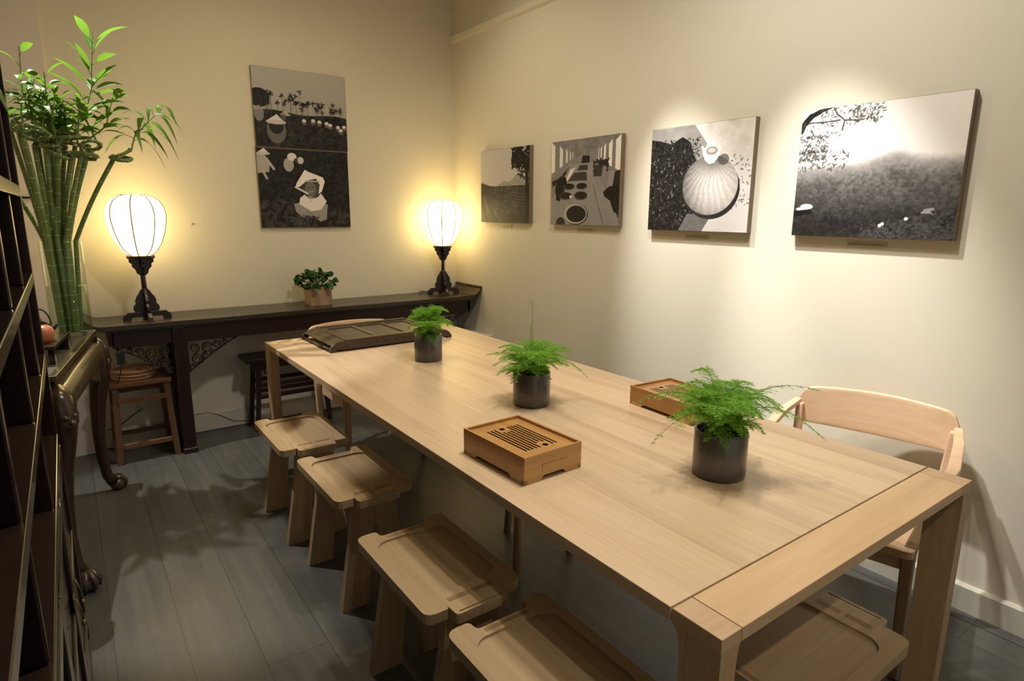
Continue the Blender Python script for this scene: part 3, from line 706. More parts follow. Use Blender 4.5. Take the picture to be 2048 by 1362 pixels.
def pic_hall():
    p = Pic(W, H); n = fbm(W, H, 18, 31); p.a[:] = .24 + .08 * n
    vx, vy = .42, .80
    p.put(p.v > .80 + abs(p.u - vx) * .25, .19 + .16 * n); p.put(p.poly([(0, .30), (.30, .72), (.62, .72), (.98, .12), (1, 0), (0, 0)]), .30 + .06 * n)
    for i, (a, b) in enumerate(((.0, .055), (.13, .18), (.225, .255), (.285, .305), (.325, .34))):
        p.put(p.poly([(a, .62 + a * .5), (b, .62 + b * .5), (b, .97 - b * .4), (a, 1.0 - a * .4)]), .66 - .04 * i)
    for a, b in ((.93, .995), (.84, .885), (.775, .80), (.73, .745), (.70, .71)):
        p.put(p.poly([(a, .60 + (1 - a) * .5), (b, .60 + (1 - b) * .5), (b, 1.0 - (1 - b) * .4), (a, .97 - (1 - a) * .4)]), .72)
    p.put(p.poly([(.26, .52), (.55, .52), (.54, .62), (.36, .62)]), .07 + .05 * n); p.put(p.poly([(.40, .64), (.56, .64), (.555, .70), (.44, .70)]), .09)
    p.put(p.poly([(.22, .52), (.30, .66), (.38, .68), (.26, .52)]), .62); p.put(p.poly([(.46, .72), (.58, .72), (.58, .80), (.48, .81)]), .04)
    p.put(p.poly([(0, .52), (.12, .56), (.22, .64), (.30, .70), (.24, .62), (.16, .52), (.02, .46)]), .04 + .1 * (n > .55)); 
    p.spots(120, (.64, .84, .62, .74), .022, .05, 32, .9); p.put(p.poly([(.64, .56), (.76, .56), (.77, .66), (.64, .68)]), .09)
    p.put(p.poly([(.74, .46), (.80, .46), (.82, .66), (.77, .68)]), .30); p.put(p.poly([(.83, .44), (.90, .42), (.93, .60), (.86, .62)]), .34); p.put(p.poly([(.90, .42), (1, .4), (1, .62), (.93, .6)]), .05)
    p.put(p.poly([(.78, .38), (.86, .44), (1, .46), (1, .12), (.93, .16), (.88, .28), (.80, .33)]), .025)
    p.put(p.ell(.14, .42, .075, .11) | p.ell(.20, .50, .05, .08) | p.poly([(.08, .30), (.14, .28), (.20, .40), (.10, .44)]), .02)
    for x, y, rx, ry in ((.285, .455, .088, .040), (.475, .455, .082, .040), (.235, .345, .10, .048), (.465, .345, .10, .052)):
        p.put(p.ell(x, y, rx, ry), .14); p.put(p.ell(x, y + .006, rx * .86, ry * .82), .035)
    p.put(p.ell(.315, .335, .022, .018), .6)
    p.put(p.ell(.40, .125, .178, .125), .07); p.put(p.ell(.39, .13, .172, .118), .46); p.put(p.ell(.40, .13, .148, .100), .025 + .02 * n)
    p.put(p.line(.64, .46, .80, .0, .004), .10); p.put(p.ell(.16, .0, .075, .09), .06); p.put(p.line(.94, .3, .99, .1, .01), .05)
    return p
def pic_bag():
    p = Pic(W, H); n = fbm(W, H, 10, 41); n2 = fbm(W, H, 60, 45, 3); p.a[:] = .52 + .28 * p.v * n
    p.put(p.poly([(.45, 1.0), (.52, .90), (.62, .76), (.5, .6), (0, .8), (0, 1)]), .30 + .1 * n)
    lf = p.poly([(0, .90), (.10, .88), (.22, .84), (.33, .90), (.42, .84), (.46, .72), (.52, .6), (.60, .2), (.66, .18), (.50, .02), (.48, 0), (0, 0)])
    p.put(lf, np.clip(.03 + .12 * (n2 - .4), .01, 1)); p.spots(700, (.0, .5, .02, .86), .011, .12, 42, .5); p.spots(900, (.0, .52, .0, .88), .011, .012, 43, .8); p.spots(60, (.0, .5, .05, .85), .014, .3, 44, .6)
    p.put(p.poly([(.34, .0), (.58, .0), (.68, .18), (.42, .16)]), .16 + .08 * n2); p.spots(40, (.82, 1.0, .2, .7), .015, .15, 47, .7)
    cx, cy, rx, ry = .625, .43, .265, .275; e = p.ell(cx, cy, rx, ry); p.put(p.ell(cx + .02, cy - .04, rx, ry), .06)
    d = np.hypot((p.u - cx) / rx, (p.v - cy) / ry); an = np.arctan2(p.u - .63, .66 - p.v); stc = .5 + .5 * np.sin(an * 36 + 9 * n)
    sh = .56 - .22 * d ** 2 + .16 * (p.u - cx) / rx + .11 * (stc - .5) * (1 - .5 * d) + .07 * (n2 - .5) - .20 * np.exp(-((p.v - .64) / .09) ** 2 - ((p.u - .66) / .12) ** 2); p.put(e, np.clip(sh, .05, .9))
    p.put(p.ell(.745, .66, .05, .05), .10, .7); p.put(p.poly([(.53, .80), (.545, .72), (.57, .66), (.61, .625), (.66, .635), (.70, .70), (.715, .77), (.69, .79), (.65, .74), (.60, .72), (.60, .82), (.62, .86), (.595, .85), (.565, .77)]), .80)
    p.put(p.ell(.63, .745, .055, .038), .36); p.put(p.ell(.63, .75, .035, .02), .55)
    return p
def pic_mist():
    p = Pic(W, H); n = fbm(W, H, 9, 51); n2 = fbm(W, H, 55, 55, 3)
    ridge = .60 + .05 * np.exp(-((p.u - .62) / .12) ** 2) - .12 * np.clip(p.u - .66, 0, 1) - .05 * (1 - p.u)
    fog = 1 / (1 + np.exp(-(p.v - ridge) / .028)); hill = np.clip((.08 + .62 * np.clip(p.v - .12, 0, 1) ** 1.1) * (.55 + .9 * (n2 - .2)) * (.8 + .5 * (n - .3)), .012, .5)
    sky = .70 + .22 * np.clip(1 - np.hypot(p.u - .55, (p.v - .8)) * 1.2, 0, 1); p.a = hill * (1 - fog) + sky * fog
    p.put(np.exp(-((p.v - ridge + .06) / .05) ** 2), .36, .35)
    [p.put(p.line(*q), .035) for q in ((0, .84, .02, .90, .022), (.02, .90, .06, .95, .024), (.06, .95, .12, .98, .020), (.12, .98, .2, 1.01, .014))]
    for a in ((.21, 1, .235, .95), (.235, .95, .29, .895), (.29, .895, .385, .885), (.06, .90, .17, .895), (.17, .895, .26, .90), (.29, .895, .28, .83), (.0, .86, .05, .9)): p.put(p.line(*a, .0055), .08)
    for bx, k, sd in (((.0, .20, .60, .80), 170, 1), ((.0, .34, .52, .68), 120, 2), ((.10, .50, .86, 1.0), 130, 3), ((.34, .56, .88, .99), 60, 4), ((.0, .30, .78, .90), 60, 5)): p.spots(k, bx, .0125, .10, 60 + sd, .75)
    p.put(p.poly([(.38, .0), (.60, .09), (.78, .17), (1, .24), (1, 0)]), .05 + .16 * (n2 - .25)); p.spots(300, (.45, 1, .0, .14), .006, .2, 66, .5)
    p.put(p.ell(.09, .235, .045, .022) | p.ell(.06, .215, .045, .015), .6); p.put(p.poly([(.0, .2), (.12, .215), (.14, .18), (.0, .15)]), .03)
    for x, y in ((.585, .092), (.60, .105), (.735, .145)): p.put(p.ell(x, y, .011, .013), .62)
    p.put(p.poly([(.81, .185), (.83, .215), (.875, .225), (.885, .21), (.86, .2), (.885, .17), (.86, .185)]), .33)
    return p
print_m = None
def print_mat():
    t = NT('photo_print'); at = t.n('ShaderNodeAttribute', attribute_name='print'); t.l(at.outputs['Color'], t.b.inputs['Base Color'])
    t.b.inputs['Roughness'].default_value = .45; t.b.inputs['Specular IOR Level'].default_value = .3; return t.mat
print_m = print_mat()
def photo(name, pic, w, h, loc, rz, depth, label, group=None):
    """loc = centre of the back of the canvas on the wall; local -Y is the viewing side"""
    r = empty(name, loc, rz, label, 'picture', group)
    MB().box(-w / 2, w / 2, -depth, 0, -h / 2, h / 2).build('canvas_frame', frame_m, r, .0015)
    X, Z = np.meshgrid(np.linspace(-w / 2 + .002, w / 2 - .002, pic.w), np.linspace(-h / 2 + .002, h / 2 - .002, pic.h))
    co = np.stack([X, np.full_like(X, -depth - .0008), Z], -1).reshape(-1, 3)
    i = np.arange(pic.w * pic.h).reshape(pic.h, pic.w); q = np.stack([i[:-1, :-1], i[:-1, 1:], i[1:, 1:], i[1:, :-1]], -1).reshape(-1, 4)
    me = bpy.data.meshes.new('print'); me.vertices.add(len(co)); me.vertices.foreach_set('co', co.ravel().astype('f'))
    me.loops.add(q.size); me.loops.foreach_set('vertex_index', q.ravel().astype('i')); me.polygons.add(len(q))
    me.polygons.foreach_set('loop_start', (np.arange(len(q)) * 4).astype('i')); me.update(calc_edges=True)
    ca = me.color_attributes.new('print', 'FLOAT_COLOR', 'POINT'); g = np.clip(pic.a ** 1.5 * 1.6, .004, .95).ravel()
    ca.data.foreach_set('color', np.stack([g, g * .945, g * .915, np.ones_like(g)], -1).ravel().astype('f')); me.materials.append(print_m)
    o = bpy.data.objects.new('print', me); COL.objects.link(o); o.parent = r; return r
gb = 'black and white photographs on the walls'
photo('photograph', pic_palms(), .617, .492, (-1.193, 0, 2.102), 0, .022, 'black and white photograph of palms over a tea field, upper one on the back wall', gb)
photo('photograph', pic_woman(), .617, .520, (-1.197, 0, 1.594), 0, .022, 'black and white photograph of a seated tea picker in a conical hat', gb)
def K(y): return (-4.367 + (y + 4.367) * .988)
RW = [(pic_terraces(), -.381, -.981, 1.372, 1.885, 'small black and white photograph of terraces and a tree, nearest the corner'),
      (pic_hall(), -1.21, -1.823, 1.371, 1.881, 'black and white photograph of round baskets on a long hall floor'),
      (pic_bag(), -2.043, -2.652, 1.359, 1.876, 'black and white photograph of a round tied cloth bag on tea leaves'),
      (pic_mist(), -2.870, -3.483, 1.357, 1.871, 'black and white photograph of a misty hillside under a leafy branch')]
for n_, (pc_, a_, b_, z0, z1, lab) in enumerate(RW):
    ya, yb, za, zb = K(a_), K(b_), 1.45 + (z0 - 1.45) * .988, 1.45 + (z1 - 1.45) * .988
    photo('photograph', pc_, abs(ya - yb), zb - za, (0, (ya + yb) / 2, (za + zb) / 2), R(-90), .030, lab, gb)
    yc = (ya + yb) / 2 - .0; zc = za - .027
    cp = empty('caption_plate', (0, yc, zc), R(-90), ['small clear caption plate under the photograph of terraces', 'small clear caption plate under the photograph of the basket hall',
         'small caption plate under the photograph of the tied bag', 'small caption plate under the photograph of the misty hillside'][n_], 'label', 'caption plates under the photographs')
    wv = (.055, .075, .07, .075)[n_]
    MB().box(-wv, wv, -.004, 0, -.010, .010).build('plate', label_m, cp)
    tx = MB(); rg = random.Random(n_); x = -wv + .008
    while x < wv - .012: l_ = rg.uniform(.004, .013); tx.box(x, x + l_, -.0044, -.004, -.0025, .0025); x += l_ + .003
    tx.build('lettering', label_t, cp)
MBn = MB().tube([(-1.915, -.012, 1.362), (-1.915, 0, 1.362)], .005, 8)
tag(MBn.build('wall_plug', frame_m), 'tiny brown plug in the cream wall beside the left lamp', 'wall plug')
# dark wall frame half hidden behind the bamboo
wf = empty('wall_frame', (-2.80, -.05, 1.775), 0, 'thin black picture frame on the pale pier behind the bamboo', 'picture')
fr = MB()
for a_, b_, c_, d_ in ((-.2, .2, .262, .272), (-.2, .2, -.272, -.262), (-.2, -.188, -.262, .262), (.188, .2, -.262, .262)): fr.box(a_, b_, -.015, 0, c_, d_)
fr.build('frame', black_p, wf); MB().box(-.188, .188, -.006, 0, -.262, .262).build('backing', pier_m, wf)

# ------------------------------------------------------------------ carved cabriole table at the left with the vase
AZ = .86
al = empty('cabriole_table', (-2.8237, -1.1476, 0), R(-9.2), 'dark carved table with claw feet holding the bamboo vase', 'table')
AL, AW = .49, .245       # half length along y, half width
MB().box(-AW, AW, -AL, AL, AZ - .022, AZ).build('table_rim', altar_m, al, .002)
MB().box(-AW + .022, AW - .022, -AL + .022, AL - .022, AZ - .0215, AZ + .0012).build('stone_top', stone_m, al)
m = MB(); m.box(-AW + .008, AW - .008, -AL + .008, AL - .008, AZ - .052, AZ - .022)
m.build('waist', altar_leg, al, .002)
# bulging apron round the four sides
pf = [(-.012, -.052), (.010, -.060), (.028, -.075), (.036, -.10), (.033, -.135), (.020, -.165), (.004, -.185), (-.012, -.185)]
ap = MB(); rings = []
for o_, z_ in pf: rings.append([(sx * (AW - .01 + o_), sy * (AL - .01 + o_), AZ + z_) for sx, sy in ((-1, -1), (1, -1), (1, 1), (-1, 1))])
ap.loft(rings, 0, True, False); ap.build('apron', altar_m, al, .004)
for sy in (-1, 1):
    ap = MB().prism([(sy * .40, AZ - .184), (sy * .20, AZ - .184), (sy * .23, AZ - .20), (sy * .26, AZ - .20), (sy * .30, AZ - .225), (sy * .36, AZ - .235), (sy * .42, AZ - .26), (sy * .44, AZ - .184)], 'x', AW - .018, AW + .002)
    ap.build('apron_bracket', altar_m, al, .003)
for sx in (-1, 1):
    for sy in (-1, 1):
        d2 = Vector((sx, sy, 0)) * .7071
        P = [(.0, .80, .040), (.030, .765, .050), (.036, .70, .052), (.020, .60, .045), (-.004, .48, .036), (-.018, .34, .029), (-.018, .20, .024), (-.004, .10, .024), (.022, .055, .030)]
        pts = [Vector((sx * (AW - .035), sy * (AL - .035), z)) + d2 * (o_ + .01) for o_, z, _ in P]
        lg = MB().tube(pts, [q[2] for q in P], 12); lo = lg.build('leg', altar_leg, al)
        c = Vector((sx * (AW - .035), sy * (AL - .035), .034)) + d2 * .055
        cl = MB().lathe([(.004, -.033), (.026, -.028), (.036, -.010), (.036, .008), (.026, .026), (.004, .034)], 14, c)
        for k in (-50, 0, 50):
            e_ = Matrix.Rotation(R(k), 3, 'Z') @ d2
            cl.tube([c - d2 * .03 + Vector((0, 0, .035)) + e_ * .01, c + e_ * .020 + Vector((0, 0, .034)), c + e_ * .040 + Vector((0, 0, .008)), c + e_ * .037 + Vector((0, 0, -.022))], [.012, .014, .012, .006], 8)
        cl.build('claw_foot', claw_m, lo)
        kc = pts[2] + d2 * .012 + Vector((0, 0, -.005)); kn = MB()
        kn.lathe([(.004, -.045), (.028, -.036), (.040, -.01), (.038, .015), (.024, .036), (.004, .044)], 14, kc)
        side = Vector((-d2.y, d2.x, 0))
        for s_ in (-1, 1):
            kn.lathe([(.001, -.010), (.010, -.004), (.010, .004), (.001, .010)], 8, kc + d2 * .032 + side * s_ * .017 + Vector((0, 0, .014)))
            kn.tube([kc + side * s_ * .03 + Vector((0, 0, .03)), kc + side * s_ * .045 + Vector((0, 0, .01)), kc + side * s_ * .042 + Vector((0, 0, -.02)), kc + side * s_ * .02 + Vector((0, 0, -.04))], [.008, .010, .010, .008], 8)
        kn.lathe([(.001, -.012), (.012, -.006), (.013, .004), (.001, .013)], 8, kc + d2 * .040 + Vector((0, 0, -.008)))
        kn.build('carved_knee', claw_m, lo)
VX, VY = -2.597, -.80
vs = empty('glass_vase', (VX, VY, AZ + .002), 0, 'tall clear glass cylinder vase half full of water, holding bamboo stalks', 'vase')
MB().lathe([(0, 0), (.080, 0), (.083, .004), (.083, .44), (.081, .443), (.079, .44), (.079, .014), (.074, .010), (0, .010)], 48).build('vase_body', glass_m, vs)
MB().lathe([(0, .011), (.0735, .011), (.0785, .016), (.0785, .235), (0, .235)], 48).build('water', water_m, vs)
# stalks: (top x, top y offset, height, loop radius, loop direction, shoot list)
rng = random.Random(77)
def leafmesh(m, p, dr, length, width, droop):
    dr = dr.normalized(); sd = dr.cross(Vector((0, 0, 1)));
    if sd.length < .1: sd = Vector((1, 0, 0))
    sd.normalize(); sd = (Matrix.Rotation(rng.uniform(-.9, .9), 3, dr) @ sd); vs_ = []; N = 7
    for i in range(N + 1):
        t = i / N; wd = width * (sin(pi * min(1, t * 1.02 + .02)) ** .75) * (1.15 - .55 * t) * (.35 if t < .08 else 1)
        q = p + dr * length * t + Vector((0, 0, -droop * t * t * length)); nn = sd.cross(dr) * wd * .25
        vs_ += [q - sd * wd + nn, q, q + sd * wd + nn]
    fs_ = []
    for i in range(N): a = i * 3; fs_ += [(a, a + 1, a + 4, a + 3), (a + 1, a + 2, a + 5, a + 4)]
    m.add(vs_, fs_, 0, True)
def shoot(parent, start, way, nl, leaflen, droop):
    pts = [Vector(start)] + [Vector(q) for q in way]; m = MB()
    dense = []
    for i in range(len(pts) - 1):
        for k in range(5): dense.append(pts[i].lerp(pts[i + 1], k / 5))
    dense.append(pts[-1]); m.tube(dense, [.0042 * (1 - .6 * i / (len(dense) - 1)) for i in range(len(dense))], 7)
    s_ = m.build('shoot', stalk_m, parent, fix=False); lm = MB(); tot = len(dense) - 1
    for k in range(nl):
        f = .25 + .75 * k / max(1, nl - 1); i = min(tot - 1, int(f * tot)); p = dense[i]; tan = (dense[i + 1] - dense[i]).normalized()
        az = k * 2.4 + rng.uniform(-.4, .4); o_ = Vector((cos(az), sin(az) * .8, rng.uniform(.1, .55)))
        d_ = (o_ + tan * (.35 + .5 * f)).normalized(); pet = p + d_ * leaflen * .16
        lm.tube([p, p + d_ * leaflen * .08, pet], .0013, 4); leafmesh(lm, pet, d_ + Vector((0, 0, -.15 * droop)), leaflen * rng.uniform(.7, 1.1), leaflen * .115, droop * rng.uniform(.5, 1.3))
    lm.build('leaves', leaf_b, s_, fix=False)
STK = [(-2.715, -.86, 1.78), (-2.690, -.80, 1.80), (-2.672, -.90, 1.74), (-2.640, -.84, 1.72), (-2.628, -.76, 1.76), (-2.600, -.86, 1.70), (-2.575, -.79, 1.73), (-2.553, -.87, 1.74),
       (-2.530, -.76, 1.72), (-2.508, -.84, 1.69), (-2.490, -.78, 1.73), (-2.470, -.88, 1.70), (-2.440, -.80, 1.72), (-2.345, -.83, 1.685), (-2.725, -.76, 1.50), (-2.585, -.74, 1.71)]
for i, (tx_, ty_, tz_) in enumerate(STK):
    fx = (tx_ + 2.54) / .2; a_ = rng.uniform(0, 2 * pi); br_ = .052 * math.sqrt(rng.random())
    b = Vector((VX + max(-.055, min(.055, fx * .046)) + rng.uniform(-.008, .008), VY + rng.uniform(-.045, .045), AZ + .016))
    if (b.x - VX) ** 2 + (b.y - VY) ** 2 > .064 ** 2: b.x = VX + (b.x - VX) * .7; b.y = VY + (b.y - VY) * .7
    rimp = Vector((VX + max(-.062, min(.062, fx * .062)), VY + (b.y - VY) * .9, AZ + .44)); tp = Vector((tx_, ty_, tz_))
    path = []
    for k in range(13): t = k / 12; path.append(b.lerp(rimp, t))
    for k in range(1, 15):
        t = k / 14; q = rimp.lerp(tp, t); q += (rimp - b).normalized() * .0 + Vector(((tp.x - rimp.x) * -.05 * sin(pi * t), 0, 0)); path.append(q)
    r0 = rng.uniform(.0085, .0112); cx = Vector((1 if tx_ < -2.6 else (.6 if i % 2 else -1), rng.uniform(-.5, .5), 0)).normalized()
    if i == 14: loop = []
    else:
        lr = rng.uniform(.028, .055); sd = Vector((-cx.y, cx.x, 0)) * (1 if i % 2 else -1); cen = tp + cx * lr * 1.0 + Vector((0, 0, .012)); turns = rng.uniform(.9, 1.5); loop = []
        for k in range(1, 27):
            tl_ = (i * 37 % 11 - 5) * .09; a2 = pi + turns * 2 * pi * k / 26 * (1 if i % 3 else -1); loop.append(cen + cx * cos(a2) * lr * (1 + .5 * k / 26) + sd * sin(a2) * lr + Vector((0, 0, .006 + .030 * k / 26 + lr * tl_ * 1.6 * sin(a2) - (.04 if i % 4 == 1 else 0) * sin(pi * k / 26))))
    full = path + loop; m = MB()
    m.tube(full, [r0 * (1 if k < len(path) else .92 - .2 * (k - len(path)) / 26) for k in range(len(full))], 9)
    acc = rng.uniform(0, .03); last = full[0]
    for k in range(1, len(full)):
        seg = (full[k] - full[k - 1]).length; acc += seg
        if acc > .042: 
            acc = rng.uniform(-.008, .008); dd = (full[k] - full[k - 1]).normalized(); rr = r0 * (1.10 if k < len(path) else 1.0); m.tube([full[k] - dd * .0017, full[k] + dd * .0017], rr + .0005, 9, 1)
    lab = 'green bamboo stalk standing among others in the glass vase, its top curled into a loop'; nm = None
    if i == 0: lab = 'curled bamboo stalk at the left beside the shelf, carrying an upright leafy shoot'
    if i == 9: lab = 'curled bamboo stalk bearing the tallest leafy shoot, top of the whole bunch'
    if i == 13: lab = 'slender bamboo stalk leaning farthest right out of the vase'
    if i == 14: lab = 'short cut bamboo stalk leaning left out of the vase, without a curled top'
    so = m.build('bamboo_stalk', [stalk_m, node_m], fix=False); tag(so, lab, 'bamboo stalk', 'bamboo stalks in the vase')
    if i == 14: continue
    e = full[-1]
    if i == 0: shoot(so, e, [e + Vector((-.0, 0, .06)), Vector((-2.655, -.83, 1.93)), Vector((-2.643, -.83, 2.13))], 11, .14, .9)
    elif i == 9: shoot(so, e, [Vector((-2.44, -.83, 1.86)), Vector((-2.40, -.83, 1.99)), Vector((-2.37, -.83, 2.23))], 22, .17, .30)
    elif i == 13: shoot(so, e, [Vector((-2.25, -.82, 1.79)), Vector((-2.19, -.82, 1.86)), Vector((-2.12, -.82, 1.93))], 16, .135, 1.3)
    elif i == 12: shoot(so, e, [Vector((-2.36, -.80, 1.83)), Vector((-2.32, -.80, 1.96))], 12, .14, .5)
    else:
        hgt = rng.uniform(.08, .24); shoot(so, e, [e + Vector((rng.uniform(-.02, .03), rng.uniform(-.03, .03), hgt * .5)), e + Vector((rng.uniform(-.04, .05), rng.uniform(-.03, .03), hgt))], rng.randint(6, 10), rng.uniform(.10, .155), .7)
    if i in (4, 7, 10, 15):
        q = full[len(path) + 12]; shoot(so, q, [q + Vector((.01, 0, .06)), q + Vector((.02, -.02, .15))], 9, .10, .6)

# things on the cabriole table
sd_ = empty('small_stand', (-2.745, -1.30, AZ), R(-9), 'low black lacquer stand on the stone top, beside the vase', 'stand')
MB().box(-.115, .115, -.17, .17, .062, .075).build('stand_top', lacq_edge, sd_, .001)
for sx in (-1, 1):
    for sy in (-1, 1): MB().box(sx * .10 - .010, sx * .10 + .010, sy * .145 - .010, sy * .145 + .010, 0, .062).build('leg', lacquer, sd_, .001)
jar = MB().lathe([(0, 0), (.022, 0), (.034, .014), (.038, .034), (.034, .054), (.020, .066), (0, .069)], 28)
j_ = jar.build('clay_jar', clay_m, loc=(-2.690, -1.37, AZ + .075)); tag(j_, 'round orange clay jar on the low black stand', 'jar')
tp_ = empty('iron_teapot', (-2.700, -1.215, AZ + .075), R(-9), 'black iron teapot with an upright hoop handle on the low stand', 'teapot')
MB().lathe([(0, 0), (.026, 0), (.038, .012), (.042, .030), (.036, .048), (.018, .056), (0, .058)], 28).build('pot_body', black_p, tp_)
MB().lathe([(0, .056), (.016, .058), (.006, .062), (.007, .070), (0, .073)], 20).build('lid', metal_d, tp_)
MB().tube([(-.034, 0, .045)] + [(-.036 * cos(pi * k / 10), 0, .052 + .060 * sin(pi * k / 10)) for k in range(11)] + [(.034, 0, .045)], .0032, 8).build('handle', black_p, tp_)
MB().tube([(.034, 0, .022), (.050, 0, .034), (.058, 0, .050)], [.009, .006, .005], 10).build('spout', black_p, tp_)
bx_ = empty('tea_caddy', (-2.640, -1.115, AZ + .002), R(-9), 'small black box with a bright lid, standing behind the low stand', 'box')
MB().box(-.030, .030, -.030, .030, 0, .050).build('box_body', black_p, bx_, .002)
MB().box(-.031, .031, -.031, .031, .050, .062).build('lid', plain('silver_lid', (.5, .5, .5), .3, .1, metal=1), bx_, .002)

# ------------------------------------------------------------------ lacquer bookcase at the left edge
BX, BY0, BY1, BD = -2.668, -4.02, -1.98, .30
bc = empty('display_shelf', (BX - BD / 2, (BY0 + BY1) / 2, 0), 0, 'tall dark lacquered display shelf with open cells over closed doors', 'shelf')
cx_, cy_ = BX - BD / 2, (BY0 + BY1) / 2
def Bx(x0, x1, y0, y1, z0, z1, mb=None): return (mb or MB()).box(x0 - cx_, x1 - cx_, y0 - cy_, y1 - cy_, z0, z1)
Bx(BX - BD, BX - BD + .012, BY0, BY1, .06, 2.46).build('back_panel', lacq_in, bc)
for y in (BY0, BY1 - .028): Bx(BX - BD + .012, BX - .001, y, y + .028, 0, 2.46).build('side_panel', lacquer, bc, .002)
for z in (.745, 1.010, 1.262, 1.516, 1.752, 2.00, 2.25, 2.46):
    Bx(BX - BD + .012, BX, BY0 + .0285, BY1 - .0285, z - .032, z).build('shelf', lacq_edge, bc, .002)
rows = [(.745, .978, (-2.62, -3.25)), (1.010, 1.230, (-2.31, -2.78, -3.30)), (1.262, 1.484, (-2.42, -2.87, -3.30, -3.7)), (1.516, 1.720, (-2.26, -2.79, -3.3)), (1.752, 1.968, (-2.5, -3.1)), (2.0, 2.218, (-2.3, -2.9)), (2.25, 2.428, (-2.6,))]
for z0, z1, ys in rows:
    for y in ys: Bx(BX - BD + .013, BX - .006, y - .009, y + .009, z0 + .0005, z1 - .0005).build('divider', lacquer, bc, .004)
# lower cabinet: doors with frames and brass fittings
dy = [BY1 - .030, -2.50, -2.99, -3.48, BY0 + .030]
Bx(BX - BD + .012, BX - .002, BY0 + .0285, BY1 - .0285, .05, .085).build('bottom_rail', lacquer, bc, .002)
for k in range(4):
    y1_, y0_ = dy[k] - .003, dy[k + 1] + .003
    dr_ = Bx(BX - .022, BX - .006, y0_, y1_, .088, .710).build('door', lacquer, bc, .002)
    fr = MB()
    Bx(BX - .006, BX + .003, y0_, y0_ + .035, .088, .710, fr); Bx(BX - .006, BX + .003, y1_ - .035, y1_, .088, .710, fr)
    Bx(BX - .006, BX + .003, y0_ + .035, y1_ - .035, .088, .125, fr); Bx(BX - .006, BX + .003, y0_ + .035, y1_ - .035, .672, .710, fr)
    Bx(BX - .006, BX + .001, y0_ + .035, y1_ - .035, .40, .43, fr)
    fr.build('door_frame', lacq_edge, dr_, .002)
    yk = y0_ + .05 if k % 2 == 0 else y1_ - .05; hb = MB()
    Bx(BX + .001, BX + .004, yk - .02, yk + .02, .40, .47, hb); hb.tube([(BX + .006 - cx_, yk - .004 - cy_, .46), (BX + .014 - cx_, yk - cy_, .425), (BX + .016 - cx_, yk + .002 - cy_, .392)], .002, 6)
    hb.lathe([(.001, -.009), (.005, -.006), (.006, .003), (.003, .008), (.001, .009)], 10, (BX + .016 - cx_, yk - cy_, .385)); hb.build('brass_pull', brass, dr_)
for y in (BY0 + .001, BY1 - .034):
    Bx(BX - .034, BX + .002, y, y + .032, 0, .05).build('foot', lacquer, bc)

# ------------------------------------------------------------------ under the altar table
ws = empty('square_stool', (-2.318, -.205, 0), R(1), 'old brown square wooden stool holding straw mats, under the altar table', 'stool')
MB().box(-.155, .155, -.145, .145, .455, .48).build('seat', wstool, ws, .004)
for sx in (-1, 1):
    for sy in (-1, 1):
        MB().loft([[(sx * .148 + a * .016, sy * .138 + b * .016, 0) for a, b in ((-1, -1), (1, -1), (1, 1), (-1, 1))], [(sx * .128 + a * .016, sy * .12 + b * .016, .455) for a, b in ((-1, -1), (1, -1), (1, 1), (-1, 1))]]).build('leg', wstool_l, ws, .002)
for z, t in ((.36, .028), (.09, .026)):
    for s in (-1, 1): MB().box(-.125, .125, s * .136 - .010, s * .136 + .010, z, z + t).build('stretcher', wstool, ws, .002)
for z, t in ((.30, .024), (.15, .026)):
    for s in (-1, 1): MB().box(s * .142 - .010, s * .142 + .010, -.12, .12, z, z + t).build('stretcher', wstool, ws, .002)
rngm = random.Random(3)
for k in range(5):
    m = MB(); z = .4805 + k * .0105; c = (-2.335 + rngm.uniform(-.006, .006), -.20 + rngm.uniform(-.008, .008), z)
    for q in range(9): m.tube([(c[0] + (.014 + q * .0118) * cos(2 * pi * j / 32), c[1] + (.014 + q * .0118) * sin(2 * pi * j / 32), c[2] + .005) for j in range(33)], .0060, 6, caps=False, flat=.82)
    o = m.build('straw_mat', mat_m, fix=False); tag(o, 'round straw mat in the stack on the old square stool' + [', lowest one', ', second from the bottom', ', middle one', ', second from the top', ', topmost one'][k], 'mat', 'straw mats on the square stool')
bn = empty('carved_bench', (-1.43, -.135, 0), 0, 'small dark carved bench against the back wall under the altar table', 'bench')
MB().box(-.29, .29, -.115, .115, .475, .50).build('bench_top', console_m, bn, .003)
MB().prism([(-.25, .475), (.25, .475), (.25, .425), (.20, .405), (.17, .425), (-.17, .425), (-.20, .40), (-.25, .42)], 'y', -.085, -.068).build('apron', console_m, bn, .002)
cw = MB()
for s in (-1, 1):
    for cx0, cz0, r0 in ((.15, .405, .028), (.10, .415, .018)): cw.tube([(s * cx0 + r0 * (1 - .03 * q) * cos(q * .5), -.076, cz0 + r0 * (1 - .03 * q) * sin(q * .5)) for q in range(18)], .005, 6)
cw.build('carving', console_m, bn, fix=False)
for sx in (-1, 1):
    for sy in (-1, 1):
        MB().loft([[(sx * .245 + a * .014, sy * .09 + b * .013, 0) for a, b in ((-1, -1), (1, -1), (1, 1), (-1, 1))], [(sx * .205 + a * .014, sy * .075 + b * .013, .475) for a, b in ((-1, -1), (1, -1), (1, 1), (-1, 1))]]).build('leg', console_m, bn, .002)
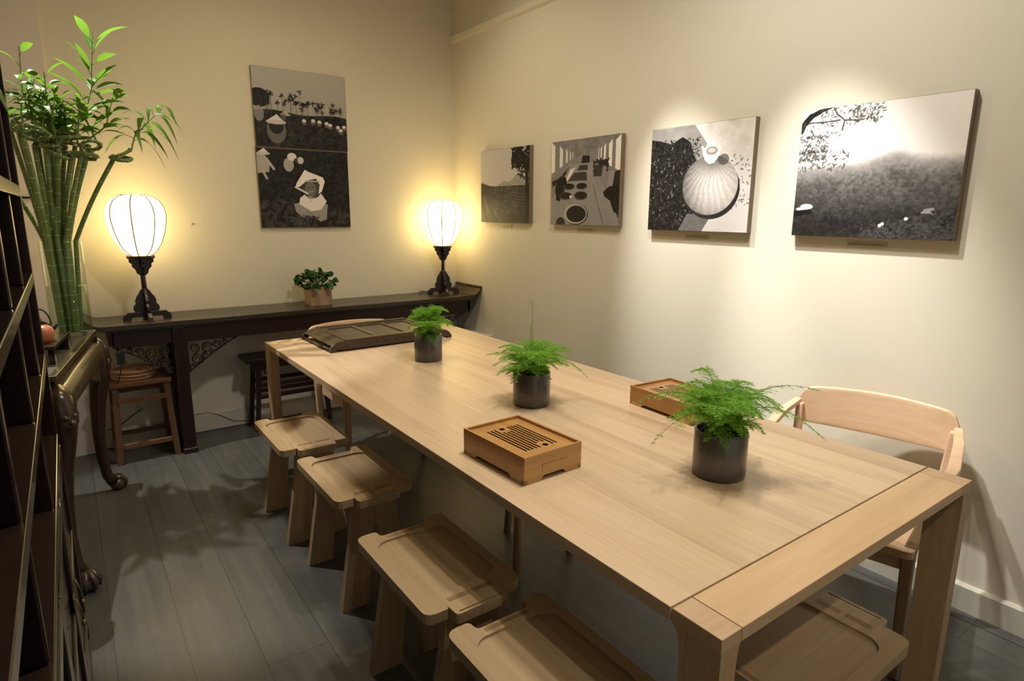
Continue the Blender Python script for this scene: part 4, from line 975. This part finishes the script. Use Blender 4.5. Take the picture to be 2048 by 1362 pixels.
for z in (.30, .22):
    for s in (-1, 1): MB().box(-.215, .215, s * .08 - .009, s * .08 + .009, z, z + .026).build('stretcher', console_m, bn, .002)
# sockets, cords
def socket(x, z, m, lab, plug):
    r = empty('wall_socket', (x, 0, z), 0, lab, 'socket'); MB().plate(rrect(-.035, .035, -.035, .035, .006, 3), [], 0, .010).build('face_plate', m, r)
    r.children[0].rotation_euler = (R(90), 0, 0)
    if plug: MB().box(-.018, .018, -.035, -.010, -.018, .018).build('plug', white_p, r, .003)
    else: MB().box(-.012, -.006, -.0115, -.010, -.008, .008).box(.006, .012, -.0115, -.010, -.008, .008).build('pin_slot', black_p, r)
socket(-2.295, .40, plain('grey_plate', (.14, .13, .11), .5), 'dark wall socket seen through the legs of the old stool', False)
socket(-2.30, .235, white_p, 'white wall socket with a plug in it, low behind the old stool', True)
ad = empty('power_adapter', (-2.40, -.38, .60), 0, 'black power adapter hanging on its cord at the left end of the altar table', 'adapter')
MB().box(-.020, .020, -.014, .014, 0, .075).build('adapter_body', black_p, ad, .003)
MB().tube([(0, 0, .075), (.002, .05, .12), (0, .19, .14)], .003, 6).tube([(0, 0, 0), (-.01, .02, -.06), (-.035, .06, -.14), (-.03, .20, -.26)], .003, 6).build('cord', black_p, ad)
cb_ = MB().tube([(-2.30, -.045, .235), (-2.36, -.05, .20), (-2.43, -.05, .15), (-2.50, -.045, .13)], .003, 6)
tag(cb_.build('black_cable', black_p), 'thin black cable sagging from the white socket', 'cable')
cb_ = MB().tube([(-2.02, -.022, .132), (-1.93, -.022, .135), (-1.86, -.024, .10), (-1.78, -.024, .045), (-1.68, -.024, .03)], .003, 6)
tag(cb_.build('white_cable', base_m), 'pale cable sagging over the baseboard beside the altar table leg', 'cable')
# wall heater below the corner photograph
ht = empty('wall_heater', (-.045, -.37, .10), 0, 'low white heater against the right wall beyond the table', 'heater')
MB().box(-.030, .030, -.165, .165, 0, .40).build('heater_body', white_p, ht, .004); MB().box(-.042, .042, -.175, .175, .40, .425).build('heater_cover', white_p, ht, .003)
